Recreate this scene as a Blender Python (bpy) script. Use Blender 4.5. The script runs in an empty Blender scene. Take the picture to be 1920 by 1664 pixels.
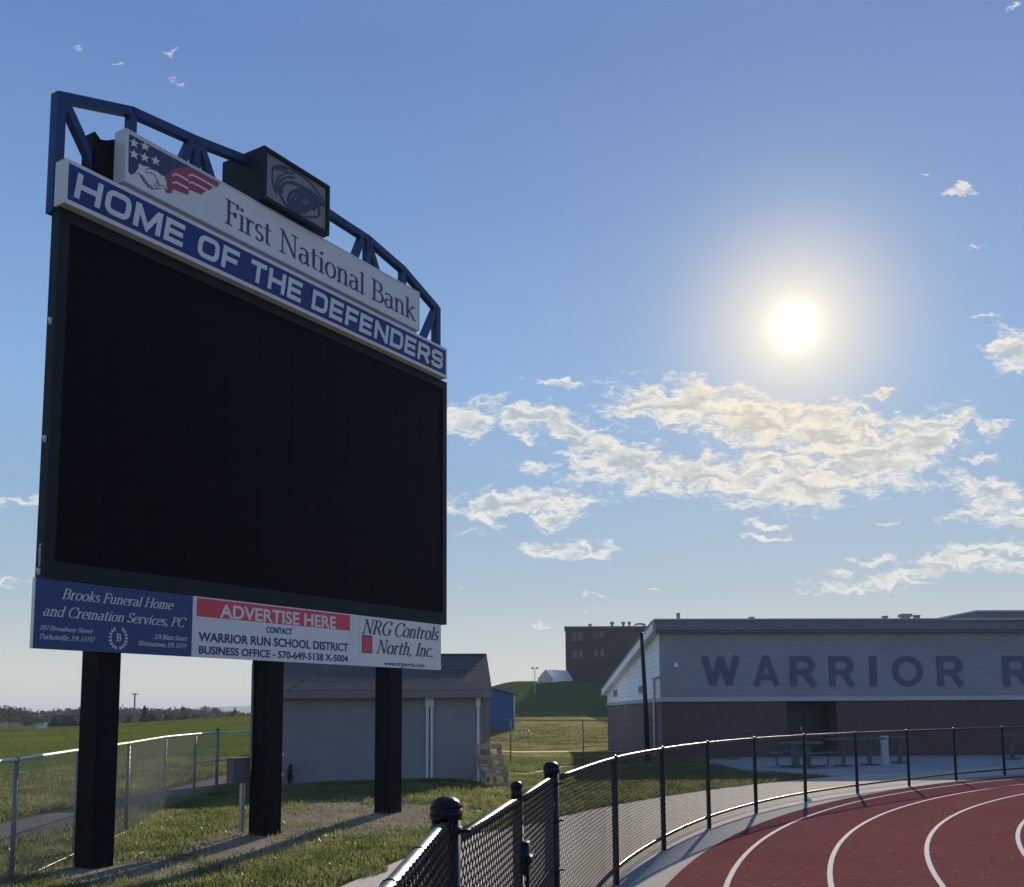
import bpy, math, random
import numpy as np
from mathutils import Vector
random.seed(7); rng = np.random.default_rng(11)
R = math.radians
sc = bpy.context.scene
COL = sc.collection

# ------------------------------------------------------------------ camera
F, PX, PY, YH, ROLL, H = 1922., 960., 1118., 1337., R(.36), 1.68
PITCH = math.atan((YH - PY) / F)
cd = bpy.data.cameras.new('camera'); cam = bpy.data.objects.new('camera', cd); COL.objects.link(cam)
cd.sensor_fit = 'HORIZONTAL'; cd.sensor_width = 36; cd.lens = 36 * F / 1920
cd.shift_x = 0; cd.shift_y = (PY - 832) / 1920
cd.clip_start = .05; cd.clip_end = 20000
cam.location = (0, 0, H)
from mathutils import Matrix
cam.rotation_euler = (Matrix.Rotation(R(90) + PITCH, 3, 'X') @ Matrix.Rotation(-ROLL, 3, 'Z')).to_euler()
sc.camera = cam

# ------------------------------------------------------------------ sun, sky, exposure
SUN_EL, SUN_AZ = R(20.4), R(16.05)          # azimuth measured from +Y towards +X
SUNV = Vector((math.sin(SUN_AZ) * math.cos(SUN_EL), math.cos(SUN_AZ) * math.cos(SUN_EL), math.sin(SUN_EL)))
sl = bpy.data.lights.new('sun', 'SUN'); so = bpy.data.objects.new('sun', sl); COL.objects.link(so)
sl.energy = 5.0; sl.angle = R(.55); sl.color = (1, .86, .66)
so.rotation_euler = SUNV.to_track_quat('Z', 'Y').to_euler()
sc.view_settings.view_transform = 'Standard'; sc.view_settings.look = 'None'
sc.view_settings.exposure = 0.3; sc.view_settings.gamma = 1.0
try: sc.view_settings.use_curve_mapping = False
except Exception: pass
sc.cycles.max_bounces = 6; sc.cycles.transparent_max_bounces = 8

def ray(x, y):                               # direction of a point measured in the photograph
    dx, dy = (x - PX) / F, -(y - PY) / F
    c, s = math.cos(ROLL), math.sin(ROLL)
    a, b = dx * c + dy * s, -dx * s + dy * c
    return np.array([a, math.cos(PITCH) - b * math.sin(PITCH), math.sin(PITCH) + b * math.cos(PITCH)])
def at(x, y, D):
    r = ray(x, y); p = r * (D / r[1]); return np.array([p[0], p[1], p[2] + H])
def gnd(x, y, z=0.):
    r = ray(x, y); p = r * ((z - H) / r[2]); return np.array([p[0], p[1], z])

class NT:                                    # small node helper
    def __init__(s, t): s.t = t; s.n = t.nodes; s.l = t.links
    def new(s, typ, **kw):
        n = s.n.new(typ)
        for k, v in kw.items(): setattr(n, k, v)
        return n
    def put(s, sock, v):
        if hasattr(v, 'is_output') or isinstance(v, bpy.types.NodeSocket): s.l.new(v, sock)
        elif v is not None: sock.default_value = v
    def math(s, op, a, b=None, c=None, clamp=False):
        n = s.new('ShaderNodeMath', operation=op, use_clamp=clamp)
        for i, v in enumerate((a, b, c)):
            if v is not None: s.put(n.inputs[i], v)
        return n.outputs[0]
    def vmath(s, op, a, b=None):
        n = s.new('ShaderNodeVectorMath', operation=op)
        s.put(n.inputs[0], a)
        if b is not None: s.put(n.inputs[1], b)
        return n.outputs['Value'] if op in ('LENGTH', 'DOT_PRODUCT') else n.outputs[0]
    def mix(s, f, a, b, typ='MIX', clamp=False):
        n = s.new('ShaderNodeMix', data_type='RGBA', blend_type=typ)
        s.put(n.inputs[0], f)
        s.put(n.inputs[6], a if not isinstance(a, tuple) else (*a[:3], 1)); s.put(n.inputs[7], b if not isinstance(b, tuple) else (*b[:3], 1))
        return n.outputs[2]
    def smooth(s, v, a, b):
        n = s.new('ShaderNodeMapRange', interpolation_type='SMOOTHSTEP'); s.put(n.inputs[0], v)
        n.inputs[1].default_value = a; n.inputs[2].default_value = b; return n.outputs[0]
    def lin(s, v, a, b, c=0., d=1.):
        n = s.new('ShaderNodeMapRange'); s.put(n.inputs[0], v)
        for i, q in enumerate((a, b, c, d)): n.inputs[i + 1].default_value = q
        return n.outputs[0]
    def noise(s, vec, scale, detail=4., rough=.55, dim='3D', dist=0.):
        n = s.new('ShaderNodeTexNoise', noise_dimensions=dim); s.put(n.inputs['Vector'], vec)
        n.inputs['Scale'].default_value = scale; n.inputs['Detail'].default_value = detail
        n.inputs['Roughness'].default_value = rough; n.inputs['Distortion'].default_value = dist
        return n.outputs[0]
    def mapping(s, vec, loc=(0, 0, 0), rot=(0, 0, 0), scale=(1, 1, 1), typ='POINT'):
        n = s.new('ShaderNodeMapping', vector_type=typ); s.put(n.inputs[0], vec)
        n.inputs['Location'].default_value = loc; n.inputs['Rotation'].default_value = rot; n.inputs['Scale'].default_value = scale
        return n.outputs[0]
    def ramp(s, v, stops):
        n = s.new('ShaderNodeValToRGB'); s.put(n.inputs[0], v)
        e = n.color_ramp.elements
        while len(e) < len(stops): e.new(.5)
        for q, (p, c) in zip(e, stops): q.position = p; q.color = (*c, 1)
        return n.outputs[0]

wd = bpy.data.worlds.new('World'); sc.world = wd; wd.use_nodes = True
w = NT(wd.node_tree); w.n.clear()
tc = w.new('ShaderNodeTexCoord'); DIR = tc.outputs['Generated']
sky = w.new('ShaderNodeTexSky', sky_type='NISHITA', sun_disc=False, sun_elevation=SUN_EL, sun_rotation=SUN_AZ)
sky.altitude = 200; sky.air_density = 1.0; sky.dust_density = .6; sky.ozone_density = 2.0
SKYK = .075
base = w.vmath('SCALE', sky.outputs[0]); base.node.inputs['Scale'].default_value = SKYK
sx = w.new('ShaderNodeSeparateXYZ'); w.l.new(DIR, sx.inputs[0])
# clouds: masks and noise laid out on the dome in (tan azimuth, tan elevation) round the north point
ysafe = w.math('MAXIMUM', sx.outputs[1], .05)
U = w.math('DIVIDE', sx.outputs[0], ysafe); V = w.math('DIVIDE', sx.outputs[2], ysafe)
cb = w.new('ShaderNodeCombineXYZ'); w.l.new(U, cb.inputs[0]); w.l.new(V, cb.inputs[1]); UV = cb.outputs[0]
warp = w.new('ShaderNodeTexNoise', noise_dimensions='2D'); w.l.new(w.mapping(UV, scale=(1, 1.6, 1)), warp.inputs['Vector'])
warp.inputs['Scale'].default_value = 26; warp.inputs['Detail'].default_value = 5; warp.inputs['Roughness'].default_value = .6
woff = w.vmath('SCALE', w.vmath('SUBTRACT', warp.outputs['Color'], (.5, .5, .5))); woff.node.inputs['Scale'].default_value = .05
UVW = w.vmath('ADD', UV, w.vmath('MULTIPLY', woff, (1, .7, 0)))
CLOUDS = [  # centre x, y, half width, half height, tilt (degrees, clockwise) as measured in the photograph, weight
 (1285,758,150,46,6,1),(1200,772,70,22,-8,.9),(1420,785,150,52,10,1),(1570,815,150,60,6,1),(1735,825,95,52,-28,1),(1650,860,150,62,-12,1),
 (1520,905,190,48,-8,.95),(1430,870,160,40,0,.8),(1310,890,200,36,4,1),(1170,868,130,44,20,1),(1085,815,95,34,32,1),(985,788,110,32,8,1),(880,785,75,30,0,1),
 (1010,880,60,20,6,.65),(1105,895,80,24,0,.75),(1480,930,110,26,-6,.9),
 (985,944,155,27,-2,1),(1045,975,60,16,-4,.8),(900,965,70,24,8,.7),(1068,1032,92,18,2,.9),(1050,715,72,12,10,.75),
 (1432,983,52,9,2,.8),(1435,1008,80,9,2,.75),(1675,980,38,9,-4,.8),
 (1850,922,105,26,14,.95),(1885,968,115,20,4,.9),(1830,1035,130,22,-10,.95),(1905,1060,90,16,0,.9),(1740,1072,130,15,-8,.9),(1620,1100,150,13,0,.8),(1590,1075,60,10,0,.7),(1640,1048,40,10,0,.7),
 (1900,655,48,40,20,1),(1806,355,36,10,0,.75),(1865,803,55,14,4,.85),(1640,738,40,11,-8,.75),(1830,860,40,14,0,.7),(1840,595,40,6,0,.55),(1815,465,40,7,-8,.55),(1737,333,14,5,0,.6),(1385,323,14,4,10,.5),
 (30,942,70,11,0,.75),(20,1088,70,9,0,.6),(1120,1117,55,4,0,.6),(1230,1102,40,4,0,.55),(870,998,40,7,4,.6),(1130,1140,70,5,-6,.5),(860,1105,40,4,0,.5),(1010,1170,120,7,0,.4),
 (318,103,20,24,0,.34),(330,150,32,16,0,.36),(215,122,10,8,0,.3),(150,88,40,14,0,.2),(1905,10,40,14,-30,.5),(1330,1085,40,5,0,.4)]
field = None
for (cx, cy, rx, ry, an, wt) in CLOUDS:
    d0 = ray(cx, cy); u0, v0 = d0[0] / d0[1], d0[2] / d0[1]
    m = w.mapping(UVW, loc=(u0, v0, 0), rot=(0, 0, -R(an)), scale=(rx / F * 1.15, ry / F * 1.2, 1), typ='TEXTURE')
    q = w.math('MULTIPLY_ADD', w.vmath('LENGTH', m), -1., wt)
    field = q if field is None else w.math('MAXIMUM', field, q)
CM = w.mapping(UVW, scale=(1, 2.7, 1))
n1 = w.noise(CM, 34, 7, .60, '2D')
n1o = w.noise(w.vmath('ADD', CM, (.0025, .013, 0)), 34, 4, .55, '2D')            # the same field a little nearer the sun: relief
fine = w.noise(w.mapping(UV, scale=(1, 2.6, 1)), 125, 5, .62, '2D')
det = w.math('ADD', w.math('MULTIPLY', w.math('SUBTRACT', n1, .52), 2.35), w.math('MULTIPLY', w.math('SUBTRACT', fine, .5), .95))
dens = w.math('ADD', w.math('MULTIPLY', field, 1.3), det)
front = w.math('GREATER_THAN', sx.outputs[1], .05)
alpha = w.math('MULTIPLY', w.smooth(dens, -.12, .80), front)
relief = w.math('MULTIPLY', w.math('SUBTRACT', n1, n1o), 3.4)
thick = w.smooth(dens, .40, 1.35)
shade = w.math('SUBTRACT', w.math('MULTIPLY', thick, .95), w.math('ADD', relief, w.math('MULTIPLY', w.math('SUBTRACT', fine, .5), .9)), clamp=True)
sundot = w.vmath('DOT_PRODUCT', w.vmath('NORMALIZE', DIR), tuple(SUNV))
ang = w.math('MULTIPLY', w.math('ARCCOSINE', w.math('MINIMUM', sundot, .9999999)), 180 / math.pi)   # degrees from the sun
near = w.math('POWER', 2.718, w.math('MULTIPLY', w.math('POWER', w.math('DIVIDE', ang, 7.5), 2.), -1.))
ccol = w.mix(shade, w.mix(near, (.80, .79, .74), (1.0, .85, .62)), w.mix(near, (.43, .50, .56), (.70, .62, .48)))
# clear evening sky: colour by height above the horizon, a little of the Nishita sky, warm air round the sun
elev = w.math('MULTIPLY', w.math('ARCSINE', w.vmath('DOT_PRODUCT', w.vmath('NORMALIZE', DIR), (0, 0, 1))), 180 / math.pi / 90)
grad = w.ramp(elev, [(0., (.66, .64, .60)), (.03, (.57, .60, .58)), (.075, (.37, .485, .585)), (.13, (.28, .43, .63)), (.20, (.228, .405, .69)), (.30, (.158, .295, .585)), (.38, (.122, .232, .505)), (.55, (.13, .25, .56)), (1., (.12, .24, .56))])
skyc = w.mix(.06, grad, base)
warm = w.math('MULTIPLY', w.math('POWER', 2.718, w.math('MULTIPLY', ang, -1 / 10.)), .34)
skyc = w.mix(warm, skyc, (.50, .50, .50))
def gauss(sig, amp):
    return w.math('MULTIPLY', w.math('POWER', 2.718, w.math('MULTIPLY', w.math('POWER', w.math('DIVIDE', ang, sig), 2.), -1.)), amp)
skyc = w.mix(gauss(4.5, .88), skyc, (.91, .84, .72))           # aureole
skyc = w.mix(w.math('MULTIPLY', alpha, .95), skyc, ccol)
def emit(g, colr):
    v = w.new('ShaderNodeVectorMath', operation='SCALE'); v.inputs[0].default_value = colr; w.l.new(g, v.inputs['Scale']); return v.outputs[0]
skyc = w.vmath('ADD', skyc, w.vmath('ADD', emit(gauss(.72, 1.3), (1, .97, .85)), emit(gauss(1.7, .30), (1, .88, .55))))
bg = w.new('ShaderNodeBackground'); w.l.new(skyc, bg.inputs[0]); bg.inputs[1].default_value = .87
wo = w.new('ShaderNodeOutputWorld'); w.l.new(bg.outputs[0], wo.inputs[0])
wd.cycles.sampling_method = 'MANUAL'; wd.cycles.sample_map_resolution = 512
# ------------------------------------------------------------------ terrain height
def ss(a, b, x):
    t = np.clip((np.asarray(x, float) - a) / (b - a), 0, 1); return t * t * (3 - 2 * t)
_yy = np.linspace(-50, 400, 2251)
_pr = np.interp(_yy, [-50, 40, 50, 60, 68, 82, 100, 114, 137, 148, 400], [0, 0, -.22, -.55, -.5, .55, 1.0, 1.3, 5.85, 6.2, 6.2])
_k = np.hanning(41); _pr = np.convolve(np.pad(_pr, 20, 'edge'), _k / _k.sum(), 'valid')
def terr(x, y):
    x = np.asarray(x, float); y = np.asarray(y, float)
    right = np.interp(y, _yy, _pr)
    hill = np.where(y > 88, right * ss(-17, 1, x), right * ss(-9, -3, x))
    near = .2 * ss(9.5, 17, y) * ss(.4, -1.6, x) - .1 * ss(-3.4, -5.6, x) * ss(8, 17, y) + .1 * ss(-4.4, -5.5, x) * ss(17, 8, y)
    near = near * ss(80, 30, y)
    field = ss(22, 90, y) * np.interp(x, [-400, -70, -58, -38, -33, -23, -12, -6], [.0, .1, .25, .5, .85, 1.5, 1.7, 1.7]) * ss(128, 94, y) * ss(-5, -10, x)
    far = -.5 * ss(125, 180, y) * ss(-20, -40, x)
    return hill + near + field + far
def T(x, y): return float(terr(x, y))

# ------------------------------------------------------------------ mesh helpers
def root_of(o):
    while o.parent: o = o.parent
    return o
class MB:
    def __init__(s): s.v = []; s.f = []
    def add(s, verts, faces):
        n = len(s.v); s.v += [tuple(map(float, q)) for q in verts]; s.f += [tuple(n + i for i in f) for f in faces]; return s
    def hexa(s, c8):      # bottom 4 then top 4
        return s.add(c8, [(0, 3, 2, 1), (4, 5, 6, 7), (0, 1, 5, 4), (1, 2, 6, 5), (2, 3, 7, 6), (3, 0, 4, 7)])
    def box(s, x0, x1, y0, y1, z0, z1):
        return s.hexa([(x0, y0, z0), (x1, y0, z0), (x1, y1, z0), (x0, y1, z0), (x0, y0, z1), (x1, y0, z1), (x1, y1, z1), (x0, y1, z1)])
    def fbox(s, fr, a0, a1, b0, b1, c0, c1):   # box in a local frame: fr(a, b, c) -> point
        return s.hexa([fr(a0, b0, c0), fr(a1, b0, c0), fr(a1, b1, c0), fr(a0, b1, c0), fr(a0, b0, c1), fr(a1, b0, c1), fr(a1, b1, c1), fr(a0, b1, c1)])
    def bar(s, p, q, wd, ht, up=(0, 0, 1)):
        p, q = Vector(p), Vector(q); d = (q - p).normalized(); u = Vector(up)
        a = d.cross(u); 
        if a.length < 1e-4: a = d.cross(Vector((1, 0, 0)))
        a.normalize(); b = a.cross(d).normalized(); a = a * wd / 2; b = b * ht / 2
        return s.hexa([p - a - b, p + a - b, p + a + b, p - a + b, q - a - b, q + a - b, q + a + b, q - a + b])
    def tube(s, pts, r, n=8, cap=True):
        pts = [Vector(p) for p in pts]; m = len(pts); rr = r if isinstance(r, (list, tuple)) else [r] * m
        vs = []; prev = None
        for i, p in enumerate(pts):
            d = (pts[min(i + 1, m - 1)] - pts[max(i - 1, 0)]).normalized()
            if prev is None:
                a = d.cross(Vector((0, 0, 1)))
                if a.length < 1e-3: a = d.cross(Vector((1, 0, 0)))
            else: a = prev - d * prev.dot(d)
            a.normalize(); prev = a; b = d.cross(a)
            vs += [p + (a * math.cos(2 * math.pi * k / n) + b * math.sin(2 * math.pi * k / n)) * rr[i] for k in range(n)]
        fs = [(i * n + k, i * n + (k + 1) % n, (i + 1) * n + (k + 1) % n, (i + 1) * n + k) for i in range(m - 1) for k in range(n)]
        if cap: fs += [tuple(range(n - 1, -1, -1)), tuple((m - 1) * n + k for k in range(n))]
        return s.add(vs, fs)
    def dome(s, c, r, n=16, flat=1.):
        c = Vector(c); vs = []; fs = []; L = 5
        for i in range(L):
            a = math.pi / 2 * i / L
            vs += [c + Vector((r * math.cos(a) * math.cos(2 * math.pi * k / n), r * math.cos(a) * math.sin(2 * math.pi * k / n), r * math.sin(a) * flat)) for k in range(n)]
        vs.append(c + Vector((0, 0, r * flat)))
        for i in range(L - 1): fs += [(i * n + k, i * n + (k + 1) % n, (i + 1) * n + (k + 1) % n, (i + 1) * n + k) for k in range(n)]
        fs += [((L - 1) * n + k, (L - 1) * n + (k + 1) % n, L * n) for k in range(n)] + [tuple(range(n - 1, -1, -1))]
        return s.add(vs, fs)
    def prism(s, poly, fr, c0, c1):           # poly (a, b) extruded along c in frame fr
        n = len(poly); vs = [fr(a, b, c0) for a, b in poly] + [fr(a, b, c1) for a, b in poly]
        return s.add(vs, [tuple(range(n - 1, -1, -1)), tuple(range(n, 2 * n))] + [(i, (i + 1) % n, n + (i + 1) % n, n + i) for i in range(n)])
    def quadstrip(s, L, Rr, fr, c0, c1):      # closed strip solid between two polylines
        n = len(L); vs = []
        for c in (c0, c1): vs += [fr(*p, c) for p in L] + [fr(*p, c) for p in Rr]
        o = 2 * n; fs = []
        for i in range(n - 1):
            fs += [(o + i, o + n + i, o + n + i + 1, o + i + 1), (i + 1, n + i + 1, n + i, i)]
            fs += [(i, o + i, o + i + 1, i + 1), (n + i + 1, o + n + i + 1, o + n + i, n + i)]
        fs += [(0, n, o + n, o), (n - 1, o + n - 1, o + n + n - 1, n + n - 1)]
        return s.add(vs, fs)
    def build(s, name, m, parent=None, smooth=False, fix=True):
        me = bpy.data.meshes.new(name)
        off = np.array(root_of(parent).location) if parent else np.zeros(3)
        me.from_pydata([tuple(np.array(v) - off) for v in s.v], [], s.f); me.update()
        if fix:
            import bmesh
            b = bmesh.new(); b.from_mesh(me); bmesh.ops.recalc_face_normals(b, faces=b.faces); b.to_mesh(me); b.free()
        return link(name, me, m, parent, smooth)
def link(name, me, m, parent=None, smooth=False):
    if m is not None: me.materials.append(m)
    if smooth: me.polygons.foreach_set('use_smooth', [True] * len(me.polygons))
    o = bpy.data.objects.new(name, me); COL.objects.link(o)
    if parent: o.parent = parent
    return o
def raw(name, V, Fq, m, parent=None, smooth=False):      # big meshes from numpy arrays (all faces the same size)
    V = np.asarray(V, np.float32)
    if parent: V = V - np.array(root_of(parent).location, np.float32)
    Fq = np.asarray(Fq, np.int32); k = Fq.shape[1]
    me = bpy.data.meshes.new(name); me.vertices.add(len(V)); me.vertices.foreach_set('co', V.ravel())
    me.loops.add(Fq.size); me.loops.foreach_set('vertex_index', Fq.ravel())
    me.polygons.add(len(Fq)); me.polygons.foreach_set('loop_start', np.arange(len(Fq), dtype=np.int32) * k)
    me.polygons.foreach_set('loop_total', np.full(len(Fq), k, np.int32)); me.update(calc_edges=True); me.validate()
    return link(name, me, m, parent, smooth)
def tag(o, label=None, cat=None, group=None, kind=None):
    if label: o['label'] = label
    if cat: o['category'] = cat
    if group: o['group'] = group
    if kind: o['kind'] = kind
    return o
def thing(name, label, cat, loc=(0, 0, 0), group=None):
    o = bpy.data.objects.new(name, None); o.empty_display_size = .2; COL.objects.link(o); o.location = tuple(map(float, loc))
    return tag(o, label, cat, group)
def copy_thing(r, loc, rz, sc_=1., label=None):
    c = r.copy(); COL.objects.link(c); c.location = loc; c.rotation_euler = (0, 0, rz); c.scale = (sc_,) * 3 if not isinstance(sc_, tuple) else sc_
    if label: c['label'] = label
    for ch in list(r.children):
        d = ch.copy(); COL.objects.link(d); d.parent = c
        for g in list(ch.children):
            e = g.copy(); COL.objects.link(e); e.parent = d
    return c

# ------------------------------------------------------------------ materials
MATS = {}
def mat(name, col, rough=.6, metal=0., var=.12, scale=6., bump=0., bscale=40., spec=.5, trans=0., col2=None, fine=0.):
    if name in MATS: return MATS[name]
    m = bpy.data.materials.new(name); m.use_nodes = True; t = NT(m.node_tree); t.n.clear()
    out = t.new('ShaderNodeOutputMaterial'); p = t.new('ShaderNodeBsdfPrincipled')
    co = t.new('ShaderNodeTexCoord').outputs['Object']
    n = t.noise(co, scale, 5, .6)
    lo = tuple(c * (1 - var) for c in col); hi = tuple(min(1, c * (1 + var)) for c in col) if col2 is None else col2
    c = t.mix(t.smooth(n, .3, .7), lo, hi)
    if fine:
        n3 = t.noise(co, bscale, 3, .6); c = t.mix(fine, c, t.mix(t.smooth(n3, .3, .7), tuple(q * .55 for q in col), tuple(min(1, q * 1.5) for q in col)))
    t.l.new(c, p.inputs['Base Color']); p.inputs['Metallic'].default_value = metal
    r = t.lin(n, .2, .8, max(0, rough - .08), min(1, rough + .08)); t.l.new(r, p.inputs['Roughness'])
    p.inputs['Specular IOR Level'].default_value = spec
    if bump:
        b = t.new('ShaderNodeBump'); b.inputs['Strength'].default_value = bump; b.inputs['Distance'].default_value = .02
        t.l.new(t.noise(co, bscale, 4, .6), b.inputs['Height']); t.l.new(b.outputs[0], p.inputs['Normal'])
    sh = p.outputs[0]
    if trans:
        tr = t.new('ShaderNodeBsdfTranslucent'); t.l.new(c, tr.inputs[0]); mx = t.new('ShaderNodeMixShader'); mx.inputs[0].default_value = trans
        t.l.new(sh, mx.inputs[1]); t.l.new(tr.outputs[0], mx.inputs[2]); sh = mx.outputs[0]
    t.l.new(sh, out.inputs[0]); MATS[name] = m; return m
def wallmat(name, kind, c1, c2, c3, axis, bw=.2, bh=.067, mortar=.012, rough=.8, bump=.4):
    """brick / block / siding / shingle courses laid out in metres on a wall; axis = 'x','y' run of the wall"""
    m = bpy.data.materials.new(name); m.use_nodes = True; t = NT(m.node_tree); t.n.clear()
    out = t.new('ShaderNodeOutputMaterial'); p = t.new('ShaderNodeBsdfPrincipled'); p.inputs['Roughness'].default_value = rough
    co = t.new('ShaderNodeTexCoord').outputs['Object']; s = t.new('ShaderNodeSeparateXYZ'); t.l.new(co, s.inputs[0])
    cb = t.new('ShaderNodeCombineXYZ'); t.l.new(s.outputs[0 if axis == 'x' else 1], cb.inputs[0]); t.l.new(s.outputs[2], cb.inputs[1])
    big = t.noise(co, .6, 4, .6)
    if kind == 'brick':
        b = t.new('ShaderNodeTexBrick'); t.l.new(cb.outputs[0], b.inputs[0])
        for i, c in ((1, c1), (2, c2), (3, c3)): b.inputs[i].default_value = (*c, 1)
        b.inputs['Scale'].default_value = 1; b.inputs['Mortar Size'].default_value = mortar; b.inputs['Brick Width'].default_value = bw; b.inputs['Row Height'].default_value = bh
        b.inputs['Bias'].default_value = 0; b.inputs['Mortar Smooth'].default_value = .2
        col, hgt = b.outputs[0], t.math('SUBTRACT', 1., b.outputs[1])
    else:                                     # horizontal laps
        f = t.math('FRACT', t.math('DIVIDE', s.outputs[2], bh)); row = t.math('FLOOR', t.math('DIVIDE', s.outputs[2], bh))
        wn = t.new('ShaderNodeTexWhiteNoise', noise_dimensions='1D'); t.l.new(row, wn.inputs['W'])
        col = t.mix(wn.outputs[0], c1, c2); col = t.mix(t.smooth(f, .12, .0), col, c3); hgt = t.math('SUBTRACT', 1., f)
    col = t.mix(.25, col, t.mix(t.smooth(big, .3, .7), tuple(q * .7 for q in c1), tuple(min(1, q * 1.25) for q in c2)))
    t.l.new(col, p.inputs['Base Color'])
    b2 = t.new('ShaderNodeBump'); b2.inputs['Strength'].default_value = bump; b2.inputs['Distance'].default_value = .02; t.l.new(hgt, b2.inputs['Height']); t.l.new(b2.outputs[0], p.inputs['Normal'])
    t.l.new(p.outputs[0], out.inputs[0]); return m
M_black = mat('black_powder_coat', (.008, .009, .011), .45, 0, .2, 3, spec=.25)
M_post = mat('black_painted_steel', (.0028, .004, .007), .6, 0, .35, 2.5, .1, 60, spec=.10)
M_cab = mat('cabinet_dark_aluminium', (.013, .019, .024), .55, 0, .15, 2, spec=.15)
M_truss = mat('blue_painted_tube', (.014, .034, .125), .45, 0, .15, 2, spec=.3)
M_white = mat('white_sign_face', (.60, .62, .63), .55, 0, .04, 1.2)
M_letter = mat('white_vinyl_lettering', (.60, .62, .65), .5, 0, .03, 2)
M_blue = mat('royal_blue_vinyl', (.012, .030, .165), .5, 0, .06, 1, spec=.3)
M_navy = mat('navy_vinyl', (.022, .030, .085), .5, 0, .05, 2)
M_brook = mat('dark_blue_sign_vinyl', (.026, .055, .165), .5, 0, .08, 1, spec=.35)
M_red = mat('red_sign_vinyl', (.60, .05, .075), .5, 0, .06, 2)
M_maroon = mat('dark_red_vinyl', (.28, .04, .075), .5, 0, .06, 2)
M_darktxt = mat('charcoal_lettering', (.035, .04, .05), .5, 0, .05, 2)
M_alu = mat('aluminium_trim', (.5, .52, .52), .35, .7, .08, 4)
M_galv = mat('galvanised_steel', (.42, .43, .43), .38, .75, .12, 9)
M_dull = mat('dull_weathered_steel', (.17, .18, .18), .5, .4, .15, 9)
M_rail = mat('bright_rail_pipe', (.60, .60, .59), .5, .25, .06, 6)
M_adtxt = mat('navy_blue_lettering', (.016, .024, .11), .5, 0, .05, 2)
M_wire = mat('galvanised_wire', (.30, .31, .31), .45, .6, .1, 9)
M_bwire = mat('black_vinyl_wire', (.006, .006, .008), .35, 0, .15, 12, spec=.4)
M_bvinyl = mat('black_vinyl_pipe', (.006, .007, .009), .32, 0, .15, 5, spec=.2)
M_conc = mat('grey_concrete', (.25, .245, .235), .9, 0, .14, 1.3, .35, 60, fine=.35, spec=.08)
M_path = mat('tan_concrete', (.47, .42, .34), .95, 0, .16, 1.1, .4, 45, fine=.4, spec=.08)
M_pad = mat('pale_concrete', (.33, .335, .335), .9, 0, .1, .8, .2, 40, fine=.2, spec=.1)
M_gravel = mat('grey_gravel', (.115, .106, .100), .95, 0, .25, 1.5, .9, 28, fine=.7, spec=.05)
M_roof = mat('white_membrane', (.6, .6, .6), .7)
# ------------------------------------------------------------------ ground
def ground_mat():
    m = bpy.data.materials.new('meadow_ground'); m.use_nodes = True; t = NT(m.node_tree); t.n.clear()
    out = t.new('ShaderNodeOutputMaterial'); p = t.new('ShaderNodeBsdfPrincipled'); p.inputs['Roughness'].default_value = .95; p.inputs['Specular IOR Level'].default_value = .0
    co = t.new('ShaderNodeTexCoord').outputs['Object']
    a = t.noise(co, .35, 5, .6); b = t.noise(co, 3.2, 6, .65); c = t.noise(co, 38, 4, .65)
    g = t.mix(t.smooth(a, .35, .65), (.070, .092, .026), (.125, .128, .042))
    g = t.mix(t.smooth(b, .42, .72), g, (.165, .150, .062))
    g = t.mix(t.math('MULTIPLY', t.smooth(c, .35, .7), .55), g, (.03, .045, .012))
    s = t.new('ShaderNodeSeparateXYZ'); t.l.new(co, s.inputs[0])
    dirt = None
    for (x, y, rx, ry) in ((-2.3, 15.6, 2.1, 2.6), (-1.3, 18.1, 2.5, 1.6), (-4.2, 11.2, 1.0, .9), (-3.2, 12.8, .9, 1.5), (-.6, 20.8, 1.9, 1.2), (-2.6, 17.2, 1.6, .9), (-3.3, 13.8, .9, .8), (-1.9, 9.6, .8, .7)):
        mp = t.mapping(co, loc=(x, y, 0), scale=(rx, ry, 9), typ='TEXTURE'); q = t.math('SUBTRACT', 1., t.vmath('LENGTH', mp))
        dirt = q if dirt is None else t.math('MAXIMUM', dirt, q)
    d = t.smooth(t.math('ADD', t.math('MULTIPLY', dirt, .9), t.math('MULTIPLY', t.math('SUBTRACT', b, .5), 1.6)), -.05, .25)
    g = t.mix(t.smooth(t.math('ADD', s.outputs[1], t.math('MULTIPLY', a, 6.)), 104, 116), g, t.mix(t.smooth(t.math('ADD', t.math('MULTIPLY', b, .5), t.math('MULTIPLY', c, .5)), .38, .62), (.052, .082, .028), (.088, .112, .042)))
    dc = t.mix(t.smooth(t.math('ADD', t.math('MULTIPLY', c, .6), t.math('MULTIPLY', b, .4)), .35, .62), (.17, .135, .10), (.36, .30, .225))
    g = t.mix(d, g, dc)
    t.l.new(g, p.inputs['Base Color'])
    bp = t.new('ShaderNodeBump'); bp.inputs['Strength'].default_value = .9; bp.inputs['Distance'].default_value = .05
    t.l.new(t.math('ADD', c, t.math('MULTIPLY', b, 1.5)), bp.inputs['Height']); t.l.new(bp.outputs[0], p.inputs['Normal'])
    t.l.new(p.outputs[0], out.inputs[0]); return m
M_ground = ground_mat()
def grid(name, xs, ys, m, zoff=0., fn=terr):
    X, Y = np.meshgrid(xs, ys); Z = fn(X, Y) + zoff; nx, ny = len(xs), len(ys)
    V = np.stack([X.ravel(), Y.ravel(), Z.ravel()], 1)
    i = np.arange(nx * ny).reshape(ny, nx); Fq = np.stack([i[:-1, :-1].ravel(), i[:-1, 1:].ravel(), i[1:, 1:].ravel(), i[1:, :-1].ravel()], 1)
    return raw(name, V, Fq, m, smooth=True)
gx = np.unique(np.concatenate([-np.geomspace(30, 2500, 36), np.linspace(-30, 40, 176), np.geomspace(40, 2500, 36)]))
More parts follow.
